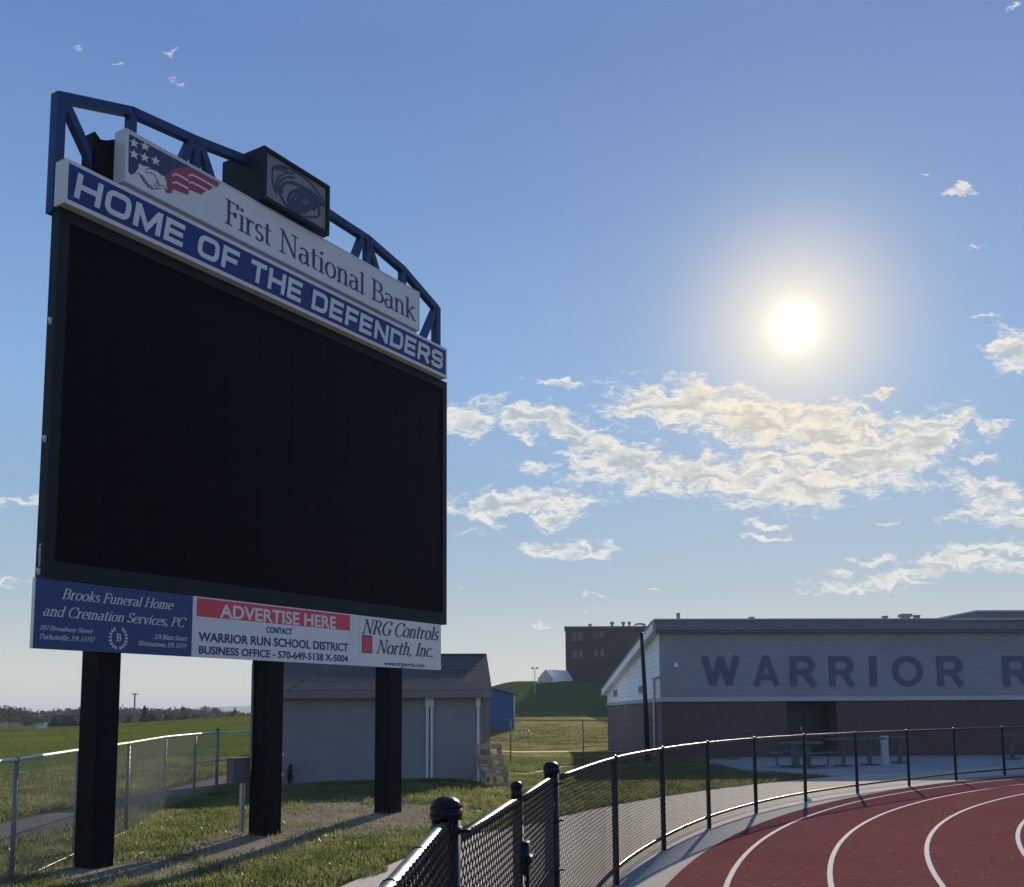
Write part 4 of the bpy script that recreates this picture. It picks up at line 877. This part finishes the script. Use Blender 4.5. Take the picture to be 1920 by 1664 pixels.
# wooden pallet propped on the shed's corner
q = gnd(931, 1468, .18); pr = thing('pallet', 'weathered wooden pallet standing propped against the right corner of the grey shed', 'pallet', (q[0], q[1], T(q[0], q[1])))
pz = pr.location.z; pd = np.array((.62, .78, 0)); pn = np.array((.78, -.62, 0)); up = np.array((-.22, -.08, 1.0)); up /= np.linalg.norm(up)
def PF(a, h, d): return np.array((q[0], q[1], pz)) + pd * a + up * h + pn * d
M_wood = mat('weathered_pine', (.38, .30, .21), .85, 0, .3, 7, .3, 40)
b = MB()
for z, k in ((.0, 0), (.25, .02), (.37, -.02), (.62, .01), (.86, 0)): b.fbox(PF, -.40 + k, .42 + k, z + .01, z + .11, .052, .07)
o = b.build('deck_boards', M_wood, pr)
b = MB()
for a in (-.39, -.02, .35): b.fbox(PF, a, a + .05, 0, .99, -.045, .05)
b.build('stringers', M_wood, pr)
b = MB()
for z in (.02, .44, .87): b.fbox(PF, -.40, .42, z, z + .095, -.065, -.047)
b.build('bottom_boards', M_wood, pr)
# ------------------------------------------------------------------ school gym building with painted letters
C0 = np.array((5.50, 38.0)); fd = np.array((1.0, .05)); fd = fd / np.linalg.norm(fd); fnv = np.array((-fd[1], fd[0])); BL = 34.0
def WF(a, z, d): q = C0 + fd * a - fnv * d; return (q[0], q[1], z)          # along the front, height, towards viewer
def onfront(x, y, d=0.):
    r = ray(x, y); c = C0 - fnv * d; k = np.dot(c, -fnv) / np.dot(r[:2], -fnv); p = r * k; return float(np.dot(p[:2] - c, fd)), float(p[2] + H)
CB = np.array((5.42, 59.0)); sdv = (CB - C0) / np.linalg.norm(CB - C0); SLN = np.linalg.norm(CB - C0); snl = np.array((-sdv[1], sdv[0]))
def WS(a, z, d): q = C0 + sdv * a + snl * d; return (q[0], q[1], z)         # along the side wall, height, outwards (left)
def onside(x, y):
    r = ray(x, y); k = np.dot(C0, snl) / np.dot(r[:2], snl); p = r * k; return float(np.dot(p[:2] - C0, sdv)), float(p[2] + H)
gym = thing('brick_gym_building', 'long low building with blue WARRIOR letters on grey block above dark brick', 'building', (C0[0] + 10, C0[1] + 8, 0))
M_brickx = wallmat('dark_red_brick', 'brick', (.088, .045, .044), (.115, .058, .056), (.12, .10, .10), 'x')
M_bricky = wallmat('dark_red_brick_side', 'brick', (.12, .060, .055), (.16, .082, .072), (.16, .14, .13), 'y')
M_block = wallmat('grey_painted_block', 'brick', (.262, .270, .282), (.272, .281, .294), (.242, .250, .262), 'x', .41, .205, .012, .8, .5)  # grey lightened, lens glare over the wall put into its colour
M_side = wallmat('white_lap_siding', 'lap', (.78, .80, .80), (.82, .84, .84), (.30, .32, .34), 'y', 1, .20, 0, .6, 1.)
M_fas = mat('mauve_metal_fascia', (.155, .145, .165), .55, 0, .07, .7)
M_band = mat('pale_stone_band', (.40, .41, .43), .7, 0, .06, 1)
ZB, ZT, ZE = 2.05, 2.21, 4.68
dL, dR = onfront(1477, 1370)[0], onfront(1570, 1370)[0]
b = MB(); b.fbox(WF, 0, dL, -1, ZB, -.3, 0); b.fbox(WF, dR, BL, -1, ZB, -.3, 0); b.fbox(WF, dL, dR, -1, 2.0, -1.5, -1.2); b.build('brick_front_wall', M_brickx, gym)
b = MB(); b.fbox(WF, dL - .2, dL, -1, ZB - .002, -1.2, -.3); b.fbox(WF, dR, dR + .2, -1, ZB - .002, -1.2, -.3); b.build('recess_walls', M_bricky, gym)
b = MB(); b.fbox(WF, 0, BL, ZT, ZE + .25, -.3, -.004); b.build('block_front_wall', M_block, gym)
b = MB(); b.fbox(WF, -.05, BL, ZB, ZT, -.35, .06); b.build('stone_band', M_band, gym)
dm = mat('dark_door_and_recess', (.04, .042, .05), .5, 0, .1, 3)
b = MB(); b.fbox(WF, dL + .02, dL + .98, .0, 2.0, -1.199, -1.14); d = b.build('door', dm, gym)
b = MB(); b.fbox(WF, dL + .86, dL + .9, .95, 1.08, -1.139, -1.10); b.build('handle', M_alu, d)
b = MB(); b.fbox(WF, dL + 1.0, dR - .02, .0, 2.0, -1.199, -1.142); b.build('door', dm, gym)  # second dark door added so the whole recess reads dark
# overhanging metal fascia and sloping side roof
b = MB(); b.fbox(WF, -.22, BL, ZE, 5.05, -.1, .28); b.fbox(WF, -.22, BL, ZE - .09, ZE - .002, -.1, .20); b.build('fascia', M_fas, gym)
b = MB(); b.fbox(WF, -.25, BL, 5.052, 5.10, -.2, .31); b.build('coping', M_band, gym)
ys_ = np.linspace(0, SLN + .6, 2)
def rz(a): return 5.02 + (3.02 - 5.02) * a / SLN               # top of the sloping roof along the side
b = MB(); b.prism([(.11, rz(0) - .01), (SLN + .7, rz(SLN + .7)), (SLN + .7, rz(SLN + .7) - .30), (.11, rz(0) - .34)], WS, -.3, .27); rk = b.build('rake_fascia', mat('pale_metal_rake', (.82, .82, .82), .55, 0, .06, 1.5), gym)
b = MB(); b.prism([(.22, rz(0) + .045), (SLN + .72, rz(SLN + .7) + .055), (SLN + .72, rz(SLN + .7) + .002), (.22, rz(0) - .006)], WS, -34, .30); b.build('sloping_roof', mat('grey_roof_metal', (.30, .30, .31), .6, 0, .08, 1), gym)
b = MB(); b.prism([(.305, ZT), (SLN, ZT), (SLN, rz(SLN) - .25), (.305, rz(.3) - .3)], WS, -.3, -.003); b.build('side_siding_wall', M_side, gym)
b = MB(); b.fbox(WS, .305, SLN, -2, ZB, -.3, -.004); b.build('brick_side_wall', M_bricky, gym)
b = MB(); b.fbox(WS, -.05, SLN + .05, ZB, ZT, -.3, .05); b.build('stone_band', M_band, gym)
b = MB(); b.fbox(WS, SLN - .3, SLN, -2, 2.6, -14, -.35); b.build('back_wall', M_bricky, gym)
M_dark = mat('dark_louvre', (.02, .02, .024), .6)
for (x, y0, y1) in ((1153.5, 1294, 1307), (1200.5, 1287, 1300)):
    a, zt = onside(x, y0); _, zb = onside(x, y1); wv = .95 if x < 1180 else .62
    b = MB(); b.fbox(WS, a - wv, a + wv, zb, zt, -.003, .004); o = b.build('louvre', M_dark, gym)
    b = MB()
    for k in range(4): z = zb + (zt - zb) * (k + .5) / 4; b.fbox(WS, a - wv, a + wv, z - .018, z + .018, .004, .03)
    b.build('blades', M_band, o)
# blue letters on the block wall
M_let = mat('glare_lightened_blue', (.088, .105, .175), .7, 0, .12, .8)  # blue lightened: lens glare over the letters put into their colour
BFR_keep = BFR
BFR = WF
for ch, x0, x1 in (('W', 1315.6, 1387), ('A', 1412, 1461), ('R', 1481.5, 1530.5), ('R', 1554.5, 1602.5), ('I', 1630.5, 1643.5), ('O', 1673, 1730), ('R', 1757, 1806.5), ('R', 1880, 1934), ('U', 1958, 2010), ('N', 2035, 2090)):
    if ch in 'UN': continue
    a0, a1 = onfront(x0, 1258)[0], onfront(x1, 1258)[0]; zt, zb = onfront(x0, 1230.5)[1], onfront(x0, 1286.5)[1]
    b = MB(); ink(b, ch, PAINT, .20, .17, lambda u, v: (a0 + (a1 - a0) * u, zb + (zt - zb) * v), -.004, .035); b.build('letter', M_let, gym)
BFR = BFR_keep
a, z = onfront(1267, 1248); b = MB(); b.fbox(WF, a - .06, a + .06, z - .08, z + .1, -.004, .05); o = b.build('wall_light', M_alu, gym); b = MB(); b.dome(WF(a, z - .08, .07), .09, 12, 1.); b.build('lamp_dome', mat('white_lamp_glass', (.75, .75, .72), .3), o, True)
a, z = onside(1178, 1327); b = MB(); b.fbox(WS, a - .1, a + .1, z - .07, z + .07, -.004, .14); b.build('wall_light', mat('amber_wall_lamp', (.5, .4, .2), .4), gym)
# pipes on the side wall
a, z = onside(1228.5, 1272); b = MB(); b.tube([WS(a, -.1, .06), WS(a, z, .06), WS(.2, z + .02, .06)], .05, 8); b.build('conduit', M_galv, gym)
a, z = onside(1218.5, 1340); b = MB(); b.tube([WS(a, -.1, .08), WS(a, z, .08)], .05, 8); b.build('standpipe', M_galv, gym)
# flat roof behind the fascia and what stands on it
M_vent = mat('grey_vent_metal', (.24, .235, .24), .5, .3, .1, 3)
def vent(x, y0, y1, wpx, parent, top=None, D=2.2, base=4.6):
    a, z1 = onfront(x, y0, -D); wv = wpx * (38 + D) / F / 2; b = MB(); b.fbox(lambda p, q, r: WF(p, q, r), a - wv * (.5 if top else 1), a + wv * (.5 if top else 1), base, z1, -D - wv, -D + wv)
    if top: b.fbox(WF, a - wv, a + wv, z1 - .12, z1, -D - wv, -D + wv * .99)
    else: b.fbox(WF, a - wv * 1.2, a + wv * 1.2, z1 - .05, z1 + .003, -D - wv * 1.2, -D + wv * 1.2)
    b.build('roof_vent', M_vent, parent)
vent(1271.5, 1150, 0, 5.5, gym); vent(1409, 1157.5, 0, 8, gym); vent(1659, 1155.5, 0, 8, gym); vent(1697, 1152, 0, 20, gym, True); vent(1718.5, 1154, 0, 9, gym)
a0 = onfront(1832, 1150, -6)[0]; z1 = onfront(1832, 1148, -6)[1]
b = MB(); b.fbox(WF, a0, BL, 3.6, z1, -18, -6); up_ = b.build('upper_block', M_fas, gym)
b = MB(); b.fbox(WF, a0 - .05, BL, z1 + .002, z1 + .08, -18, -5.95); b.build('coping', M_band, up_)
b = MB(); b.prism([(a0 - 3.6, 3.8), (a0 - .06, 3.8), (a0 - .06, z1 - .22), (a0 - 3.6, 4.95)], lambda p, q, r: WF(p, q, r), -17, -7); b.build('roof_slope', MATS['grey_roof_metal'], gym)
for x, y in ((1855, 1143.5), (1910, 1142)): 
    a = onfront(x, y, -8)[0]; b = MB(); b.fbox(WF, a - .1, a + .1, z1, z1 + .22, -8.2, -8); b.fbox(WF, a - .15, a + .15, z1 + .22, z1 + .28, -8.25, -7.95); b.build('roof_vent', M_vent, gym)
# black light pole in front of the corner
lp = thing('lamp_pole', 'tall slender black pole in front of the white siding wall', 'pole', (4.42, 34.0, 0))
b = MB(); b.tube([(4.42, 34, -.05), (4.38, 34, 2), (4.30, 34, 4.28)], [.085, .075, .06], 12); s = b.build('shaft', M_black, lp, True)
b = MB(); b.tube([(4.42, 34, 0), (4.42, 34, .06)], .15, 12); b.build('base_plate', M_black, lp)
b = MB(); b.dome((4.30, 34, 4.28), .065, 10, .6); b.build('cap', M_black, lp, True)
# ------------------------------------------------------------------ picnic tables on the concrete pad
M_green = mat('dark_green_coated_steel', (.075, .115, .11), .45, 0, .12, 5)
def octo(r, a0=22.5): return [(r * math.cos(R(a0 + 45 * k)), r * math.sin(R(a0 + 45 * k))) for k in range(8)]
px_, py_ = gnd(1505, 1440)[:2]
pt_ = thing('picnic_table', 'dark green pedestal picnic table with attached bench seats on curved arms, on the concrete', 'picnic table', (px_, py_, PADZ))
TF = lambda a, c, d: (px_ + a, py_ + c, PADZ + d)
b = MB(); b.prism([(p[0], p[1] * .85) for p in octo(.62)], TF, .70, .755); b.build('table_top', M_green, pt_)
b = MB(); b.fbox(TF, -.30, -.12, -.12, .12, 0, .70); b.fbox(TF, .06, .22, -.12, .12, 0, .70); b.build('pedestal', M_green, pt_)
for k, (dx, dy) in enumerate(((-1, 0), (1, 0), (0, -1), (0, 1))):
    b = MB(); b.fbox(TF, dx * .80 - (.16 if dx else .40), dx * .80 + (.16 if dx else .40), dy * .80 - (.16 if dy else .40), dy * .80 + (.16 if dy else .40), .42, .46); st_ = b.build('seat', M_green, pt_)
    b = MB(); b.tube([TF(dx * .1, dy * .1, .04), TF(dx * .66, dy * .66, .04), TF(dx * .76, dy * .76, .09), TF(dx * .80, dy * .80, .42)], .028, 8); b.build('seat_arm', M_green, pt_)
def tee_table(x, y, h, label, foot=.28, top=.40):
    t = thing('pedestal_table', label, 'table', (x, y, PADZ), 'pedestal tables seen end-on by the brick wall'); f = lambda a, c, d: (x + a, y + c, PADZ + d)
    b = MB(); b.fbox(f, -top, top, -.4, .4, h - .05, h); b.build('table_top', M_green, t)
    b = MB(); b.fbox(f, -.05, .05, -.05, .05, .05, h - .05); b.build('pedestal', M_green, t)
    b = MB(); b.fbox(f, -foot, foot, -.05, .05, 0, .05); b.fbox(f, -.05, .05, -.3, -.051, 0, .05); b.fbox(f, -.05, .05, .051, .3, 0, .05); b.build('foot', M_green, t)
for x, y, l in ((1582, 1438, 'dark pedestal table just right of the picnic table with seats'), (1631, 1436, 'dark pedestal table just left of the white bin column'), (1688, 1432, 'dark pedestal table just right of the white bin column'), (1899, 1425, 'dark pedestal table farthest right by the brick wall')):
    q = gnd(x, y); tee_table(q[0], q[1], .84, l)
q = gnd(1660, 1434); cbn = thing('white_column', 'white square column standing among the dark pedestal tables', 'column', (q[0], q[1], PADZ))
f = lambda a, c, d: (q[0] + a, q[1] + c, PADZ + d); mw = mat('white_painted_fibreglass', (.55, .56, .57), .5, 0, .05, 3)
b = MB(); b.fbox(f, -.09, .09, -.09, .09, .04, .84); b.build('shaft', mw, cbn)
b = MB(); b.fbox(f, -.115, .115, -.115, .115, 0, .04); b.build('base', mw, cbn); b = MB(); b.fbox(f, -.115, .115, -.115, .115, .84, .88); b.build('cap', mw, cbn)
# ------------------------------------------------------------------ farther buildings
q = at(965, 1356, 80); zb = T(q[0], 80) - .3
bl = thing('blue_building', 'small bright blue metal building peeping out behind the right end of the shed', 'shed', (q[0] - 3, 82, zb))
M_bmet = mat('blue_ribbed_metal', (.015, .10, .25), .5, 0, .06, .6)
x1 = q[0]; BQ = lambda a, z, d: (x1 - a, 80 + d - a * .1, z); ze = at(965, 1303, 80)[2]; zp = ze + .95
b = MB(); b.fbox(BQ, 0, 7, zb, ze, 0, 9); b.prism([(0, ze), (7, ze), (3.5, zp)], BQ, 0.01, 8.99)
for k in range(24): b.fbox(BQ, .15 + k * .29, .19 + k * .29, zb, ze - .02, -.03, -.001)
b.build('wall', M_bmet, bl)
b = MB(); b.fbox(BQ, -.04, .08, zb, ze, -.06, .1); b.build('corner_trim', M_galv, bl)
b = MB(); b.prism([(-.3, ze - .03), (3.5, zp + .02), (7.3, ze - .03), (7.3, ze + .07), (3.5, zp + .13), (-.3, ze + .07)], BQ, -.25, 9.2); b.build('roof', mat('blue_roof_metal', (.06, .16, .34), .4, 0, .06, .6), bl)
# dark brick school block on the hill
q0 = at(1061, 1270, 140); z0 = 5.2; zt = at(1061, 1178, 140)[2]
dk = thing('dark_brick_school', 'dark flat-roofed brick school block on top of the grassy hill', 'building', (q0[0] + 9, 149, z0))
M_dk = wallmat('dark_purple_brick', 'brick', (.060, .042, .045), (.080, .056, .058), (.07, .06, .062), 'x', .4, .13, .02, .85, .3)  # the brick's own dark purple tones
DQ = lambda a, z, d: (q0[0] + a + d * .06, 140 + d + a * .02, z)
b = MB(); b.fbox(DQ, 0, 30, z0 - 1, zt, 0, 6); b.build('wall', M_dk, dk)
b = MB(); b.fbox(DQ, -.15, 30.1, zt + .002, zt + .22, -.15, 6.1); rf = b.build('coping', mat('grey_coping', (.16, .15, .16), .6), dk)
M_win = mat('dull_window_panel', (.13, .115, .13), .35, 0, .1, 2); M_win2 = mat('dark_window_glass', (.035, .037, .045), .15, 0, .2, 1)
dp = lambda x, y: (float(at(x, y, 140)[0] - q0[0]), float(at(x, y, 140)[2]))
for (x0, y0, x1_, y1, m) in ((1072, 1186, 1082, 1201, M_win2), (1084, 1186, 1093, 1200, M_win), (1112, 1184, 1121, 1196, M_win2), (1124, 1184, 1132, 1194, M_win), (1074, 1220, 1081.5, 1233, M_win), (1085.5, 1220, 1093, 1232.5, M_win), (1114, 1218, 1121, 1230, M_win), (1126, 1218, 1133, 1230, M_win)):
    (a0, t1), (a1, t0) = dp(x0, y0), dp(x1_, y1); b = MB(); b.fbox(DQ, a0, a1, t0, t1, -.04, -.002); o = b.build('window', m, dk)
    b = MB(); b.fbox(DQ, a0 - .06, a1 + .06, t0 - .10, t0 - .001, -.12, -.003); b.build('sill', MATS['grey_coping'], o)
for (x, y, wv, ar) in ((1107, 1171, 7, 0), (1149.5, 1166.5, 8, 1), (1171, 1167, 7, 1), (1182.5, 1167.5, 6, 1), (1203, 1165, 22, 2)):
    a, z = dp(x, y); z += .02 * a * 0; hw = wv * 140 / F / 2; b = MB(); zz = zt + .22
    if ar == 2: b.quadstrip([(a - hw * math.cos(k), zz + .42 + .28 * math.sin(k)) for k in np.linspace(0, math.pi, 9)], [(a - hw * .97 * math.cos(k), zz + .30 + .28 * math.sin(k)) for k in np.linspace(0, math.pi, 9)], DQ, 3, 5); b.fbox(DQ, a - hw * .85, a - hw * .75, zz - .3, zz + .3, 3.5, 4.5); b.fbox(DQ, a + hw * .75, a + hw * .85, zz - .3, zz + .3, 3.5, 4.5)
    else:
        b.fbox(DQ, a - hw * .6, a + hw * .6, zz - .3, zz + .62, 3, 3.6)
        if ar: b.fbox(DQ, a - hw, a + hw, zz + .62, zz + .86, 2.8, 3.8)
        else: b.fbox(DQ, a - hw, a + hw, zz + .35, zz + .55, 2.8, 2.99)
    b.build('roof_vent', M_vent, dk)
# white hoop greenhouse on the hilltop
hg = at(1006, 1277, 136); hx = hg[0]; hz = T(hx + 2, 136) - .05
hoop = thing('hoop_greenhouse', 'small white arched greenhouse on the crest of the grassy hill', 'greenhouse', (hx + 1.1, 136, hz))
prof = [(-1.15, 0), (-1.13, .62), (-.58, 1.22), (0, 1.8), (.58, 1.22), (1.13, .62), (1.15, 0)]
HQ = lambda a, z, d: (hx + 1.15 + a * .9 + d * .62, 136 + d * .8 + a * .25, hz + z)
inner = [(p[0] * .97, max(0, p[1] - .04)) for p in prof]
b = MB(); b.add([HQ(p[0], p[1], d) for d in (0, 2, 4, 6, 8) for p in prof], [(k * 7 + i, k * 7 + i + 1, k * 7 + i + 8, k * 7 + i + 7) for k in range(4) for i in range(6)]); b.build('cover', mat('white_poly_cover', (.93, .93, .92), .5, 0, .03, .5, trans=.5), hoop)
b = MB(); b.prism(inner, HQ, .05, .12); b.build('end_panel', mat('pale_end_panel', (.62, .62, .63), .6, 0, .1, 1.5, trans=.5), hoop)
b = MB()
for a in (-.55, 0, .55): b.fbox(HQ, a - .03, a + .03, 0, 1.35, -.02, .049)
b.fbox(HQ, -1.1, 1.1, .7, .78, -.025, -.021); b.build('end_frame', M_alu, hoop)
# floodlight mast beside it
fl = at(1003, 1277, 128); fz = T(fl[0], 128)
fp = thing('floodlight_mast', 'slim floodlight mast with two lamps beside the white greenhouse', 'light pole', (fl[0], 128, fz))
ft = at(1003, 1253, 128)[2]
b = MB(); b.tube([(fl[0], 128, fz - .2), (fl[0], 128, ft)], .05, 6); b.bar((fl[0] - .3, 128, ft - .05), (fl[0] + .3, 128, ft - .05), .05, .05); b.build('mast', M_galv, fp)
for s in (-1, 1): b = MB(); b.fbox(lambda a, z, d: (fl[0] + s * .3 + a, 128 + d, ft + z), -.12, .12, -.12, .10, -.1, .1); b.build('lamp', M_vent, fp)
q = gnd(1518, 1503); pc = thing('paper_scrap', 'small crumpled white paper scrap at the foot of a black fence post', 'litter', (q[0], q[1], .008))
b = MB(); g_ = np.random.default_rng(3); cr = [(q[0] + .05 * math.cos(k) * g_.uniform(.6, 1.2), q[1] + .045 * math.sin(k) * g_.uniform(.6, 1.2)) for k in np.linspace(0, 2 * math.pi, 9)[:-1]]
b.add([(x, y, .012) for x, y in cr] + [(q[0] + (x - q[0]) * .75, q[1] + (y - q[1]) * .75, .04 + g_.uniform(0, .035)) for x, y in cr] + [(q[0], q[1], .055)], [(k, (k + 1) % 8, 8 + (k + 1) % 8, 8 + k) for k in range(8)] + [(8 + k, 8 + (k + 1) % 8, 16) for k in range(8)]); b.build('paper', mat('white_paper', (.75, .75, .74), .7, 0, .05, 20, trans=.3), pc)
# small white hoop on the grass
hh = at(987, 1356, 74); hzz = T(hh[0], 74); wh = thing('white_hoop', 'small white arched pipe standing on the lit grass behind the distant fence', 'hoop', (hh[0], 74, hzz))
b = MB(); b.tube([(hh[0] - .25, 74, hzz - .1)] + [(hh[0] - .25 * math.cos(k), 74 + .1 * math.sin(k), hzz + .22 + .28 * math.sin(k)) for k in np.linspace(0, math.pi, 9)] + [(hh[0] + .25, 74, hzz - .1)], .045, 8); b.build('pipe', mw, wh, True)
# ------------------------------------------------------------------ beyond the field: trees, farmhouse, utility pole, hills
def tree(kind, x, y, h, wd, label, seed, m, n=520, conic=False, group=None, cat='tree'):
    z = T(x, y) - .2; t = thing(kind, label, cat, (x, y, z), group)
    b = MB(); b.tube([(x, y, z - .3), (x + .1, y, z + h * .35), (x + .05, y, z + h * .7)], [h * .03, h * .02, h * .008], 7)
    g = np.random.default_rng(seed + 50)
    for k in range(5): a = g.uniform(0, 6.28); b.tube([(x + .1, y, z + h * (.25 + .08 * k)), (x + wd * .3 * math.cos(a), y + wd * .3 * math.sin(a), z + h * (.45 + .09 * k))], [h * .012, h * .004], 5)
    b.build('trunk', mat('grey_bark', (.07, .06, .05), .9, 0, .2, 1), t)
    parts = []
    if conic:
        for k in range(6): f_ = k / 5; parts.append(leafball((x, y, z + h * (.12 + .75 * f_)), wd * .5 * (1.02 - .85 * f_), h * .14, n // 6, h * .036, seed * 7 + k))
    else:
        for k in range(7): a = g.uniform(0, 6.28); rr_ = wd * g.uniform(.08, .34); parts.append(leafball((x + rr_ * math.cos(a), y + rr_ * math.sin(a), z + h * g.uniform(.36, .78)), wd * g.uniform(.2, .32), h * g.uniform(.14, .24), n // 7, h * .036, seed * 7 + k))
    V, Fq = merge(parts); raw('crown', V, Fq, m, t)
    return t
M_t1 = leaf_mat('tree_leaf_dark', (.012, .024, .014), (.024, .042, .022), .25); M_t2 = leaf_mat('tree_leaf_mid', (.022, .040, .022), (.042, .066, .034), .25); M_t3 = leaf_mat('tree_leaf_pale', (.06, .085, .04), (.10, .125, .055), .25)
TREES = [  # px, top y, base y, distance, width px, kind
 (18, 1321, 1364, 210, 70, 'o', M_t2, 'big rounded tree at the far left edge behind the crop field'), (62, 1341, 1366, 180, 42, 'o', M_t1, 'low dark bushy tree just left of the farmhouse roof'), (45, 1333, 1364, 230, 46, 'o', M_t2, 'mid-height tree between the big left tree and the farmhouse'),
 (-25, 1330, 1366, 190, 60, 'o', M_t1, 'dark tree cut by the left picture edge'),
 (270, 1324, 1359, 160, 26, 'c', M_t1, 'dark pointed evergreen right of the utility pole'), (288, 1334, 1359, 165, 34, 'o', M_t1, 'dark round tree touching the pointed evergreen'),
 (240, 1338, 1360, 200, 30, 'o', M_t1, 'small dark tree just left of the utility pole'), (318, 1339, 1357, 175, 16, 'o', M_t1, 'first of the small dark trees right of the evergreen'), (334, 1340, 1355, 175, 16, 'o', M_t1, 'second small dark tree right of the evergreen'), (346, 1338, 1354, 178, 16, 'o', M_t1, 'third small dark tree right of the evergreen'), (367, 1338, 1353, 185, 22, 'o', M_t1, 'fourth small dark tree, nearest the middle post'),
 (348, 1321, 1350, 260, 22, 'o', M_t3, 'thin pale tree showing above the small dark trees'), (384, 1320, 1350, 270, 40, 'o', M_t3, 'tall feathery pale tree in front of the blue hill'), (405, 1323, 1348, 280, 22, 'o', M_t3, 'smaller feathery pale tree beside the tall one'), (440, 1326, 1346, 240, 12, 'o', M_t2, 'lone round tree left of the middle post'),
 (105, 1335, 1360, 250, 60, 'o', M_t2, 'broad tree behind the farmhouse roof'), (140, 1330, 1360, 260, 44, 'o', M_t2, 'tall tree behind the right end of the farmhouse')]
for i, (px_, ty, by_, D, wpx, kd, m, lab) in enumerate(TREES):
    g0 = at(px_, by_, D); top = at(px_, ty, D)[2]; z0_ = T(g0[0], D) - .2; tree('evergreen_tree' if kd == 'c' else 'tree', g0[0], D, top - z0_, wpx * D / F, lab, i + 3, m, 1500, kd == 'c')
# continuous wood on the horizon: one mass
parts = []; g = np.random.default_rng(5)
for px_ in np.arange(-120, 620, 7.):
    D = 330 + g.uniform(-25, 40); ty = np.interp(px_, [-120, 0, 60, 100, 140, 250, 330, 420, 470, 620], [1318, 1326, 1337, 1335, 1330, 1331, 1333, 1338, 1341, 1341]) + g.uniform(-3, 3)
    c = at(px_, 1345, D); top = at(px_, ty, D)[2]; hgt = top + 1.
    parts.append(leafball((c[0], D, -1 + hgt * .48), 4.6 * g.uniform(.8, 1.3), hgt * .56, 520, .45, int(px_ + 500)))
V, Fq = merge(parts); tag(raw('distant_wood', V, Fq, M_t1), kind='stuff')
# farmhouse roof in the trees
hq = at(118, 1366, 150); hb_ = T(hq[0], 150) - .3
fh = thing('farmhouse', 'dark-roofed farmhouse half hidden by the crest of the green field', 'house', (hq[0], 152, hb_))
zr = at(118, 1342, 150)[2]; ze_ = at(118, 1360, 150)[2]; HX = lambda a, z, d: (hq[0] + a, 150 + d, z)
b = MB(); b.fbox(HX, -2.1, 3.6, hb_ - 1, ze_, 0, 5); b.build('wall', mat('pale_house_wall', (.35, .34, .33), .8), fh)
M_hroof = mat('dark_house_roof', (.022, .026, .032), .95, 0, .2, 1, spec=.0)
b = MB(); b.prism([(-.3, ze_ - .1), (5.3, ze_ - .1), (2.5, zr)], lambda a, z, d: HX(d, z, a), -2.3, 3.9); rf = b.build('roof', M_hroof, fh)
for a in (-1.0, 1.6): 
    b = MB(); b.prism([(a - .9, ze_), (a + .9, ze_), (a, zr - .1)], HX, -.55, 1.8); b.build('gable', M_hroof, fh)
b = MB(); b.fbox(HX, -3.6, -2.15, hb_ - .5, ze_ - .1, 0, 3); b.fbox(HX, -3.0, -2.12, ze_ - .1, ze_ + .35, .5, 3); b.build('white_porch', M_white, fh)
# utility pole
up0 = at(251, 1360, 150); ut = at(251, 1300, 150)[2]; uz = T(up0[0], 150)
u = thing('utility_pole', 'tall thin wooden utility pole with crossarm beyond the crop field', 'utility pole', (up0[0], 150, uz))
b = MB(); b.tube([(up0[0], 150, uz - .5), (up0[0], 150, ut)], [.15, .11], 8); b.build('pole', mat('grey_pole_wood', (.22, .20, .18), .85), u)
b = MB(); b.bar((up0[0] - .45, 150, ut - .18), (up0[0] + .45, 150, ut - .18), .1, .1); b.build('crossarm', MATS['grey_pole_wood'], u)
b = MB()
for k in (-.4, .0, .4): b.tube([(up0[0] + k, 150, ut - .13), (up0[0] + k, 150, ut + .06)], .05, 6)
b.build('insulators', M_vent, u)
# blue ridge on the skyline
def ridge(X, Y): return np.where(True, 26 * np.exp(-((X + 560) / 500.) ** 2 - ((Y - 2600) / 350.) ** 2) - 2, 0)
M_hill = mat('wooded_ridge', (.05, .08, .05), .95, 0, .2, .01)
tag(grid('hills', np.linspace(-2400, 900, 60), np.linspace(1900, 3400, 30), M_hill, 0., ridge), kind='structure')
# ------------------------------------------------------------------ air: thin evening haze
hm = bpy.data.materials.new('haze_air'); hm.use_nodes = True; t = NT(hm.node_tree); t.n.clear()
ho = t.new('ShaderNodeOutputMaterial'); hv = t.new('ShaderNodeVolumePrincipled'); hv.inputs['Color'].default_value = (.76, .86, 1, 1); hv.inputs['Density'].default_value = .00034; hv.inputs['Anisotropy'].default_value = 0
t.l.new(hv.outputs[0], ho.inputs['Volume'])
b = MB(); b.box(-2600, 2600, -80, 3600, -4, 32); hz_ = b.build('haze', hm); tag(hz_, kind='stuff')
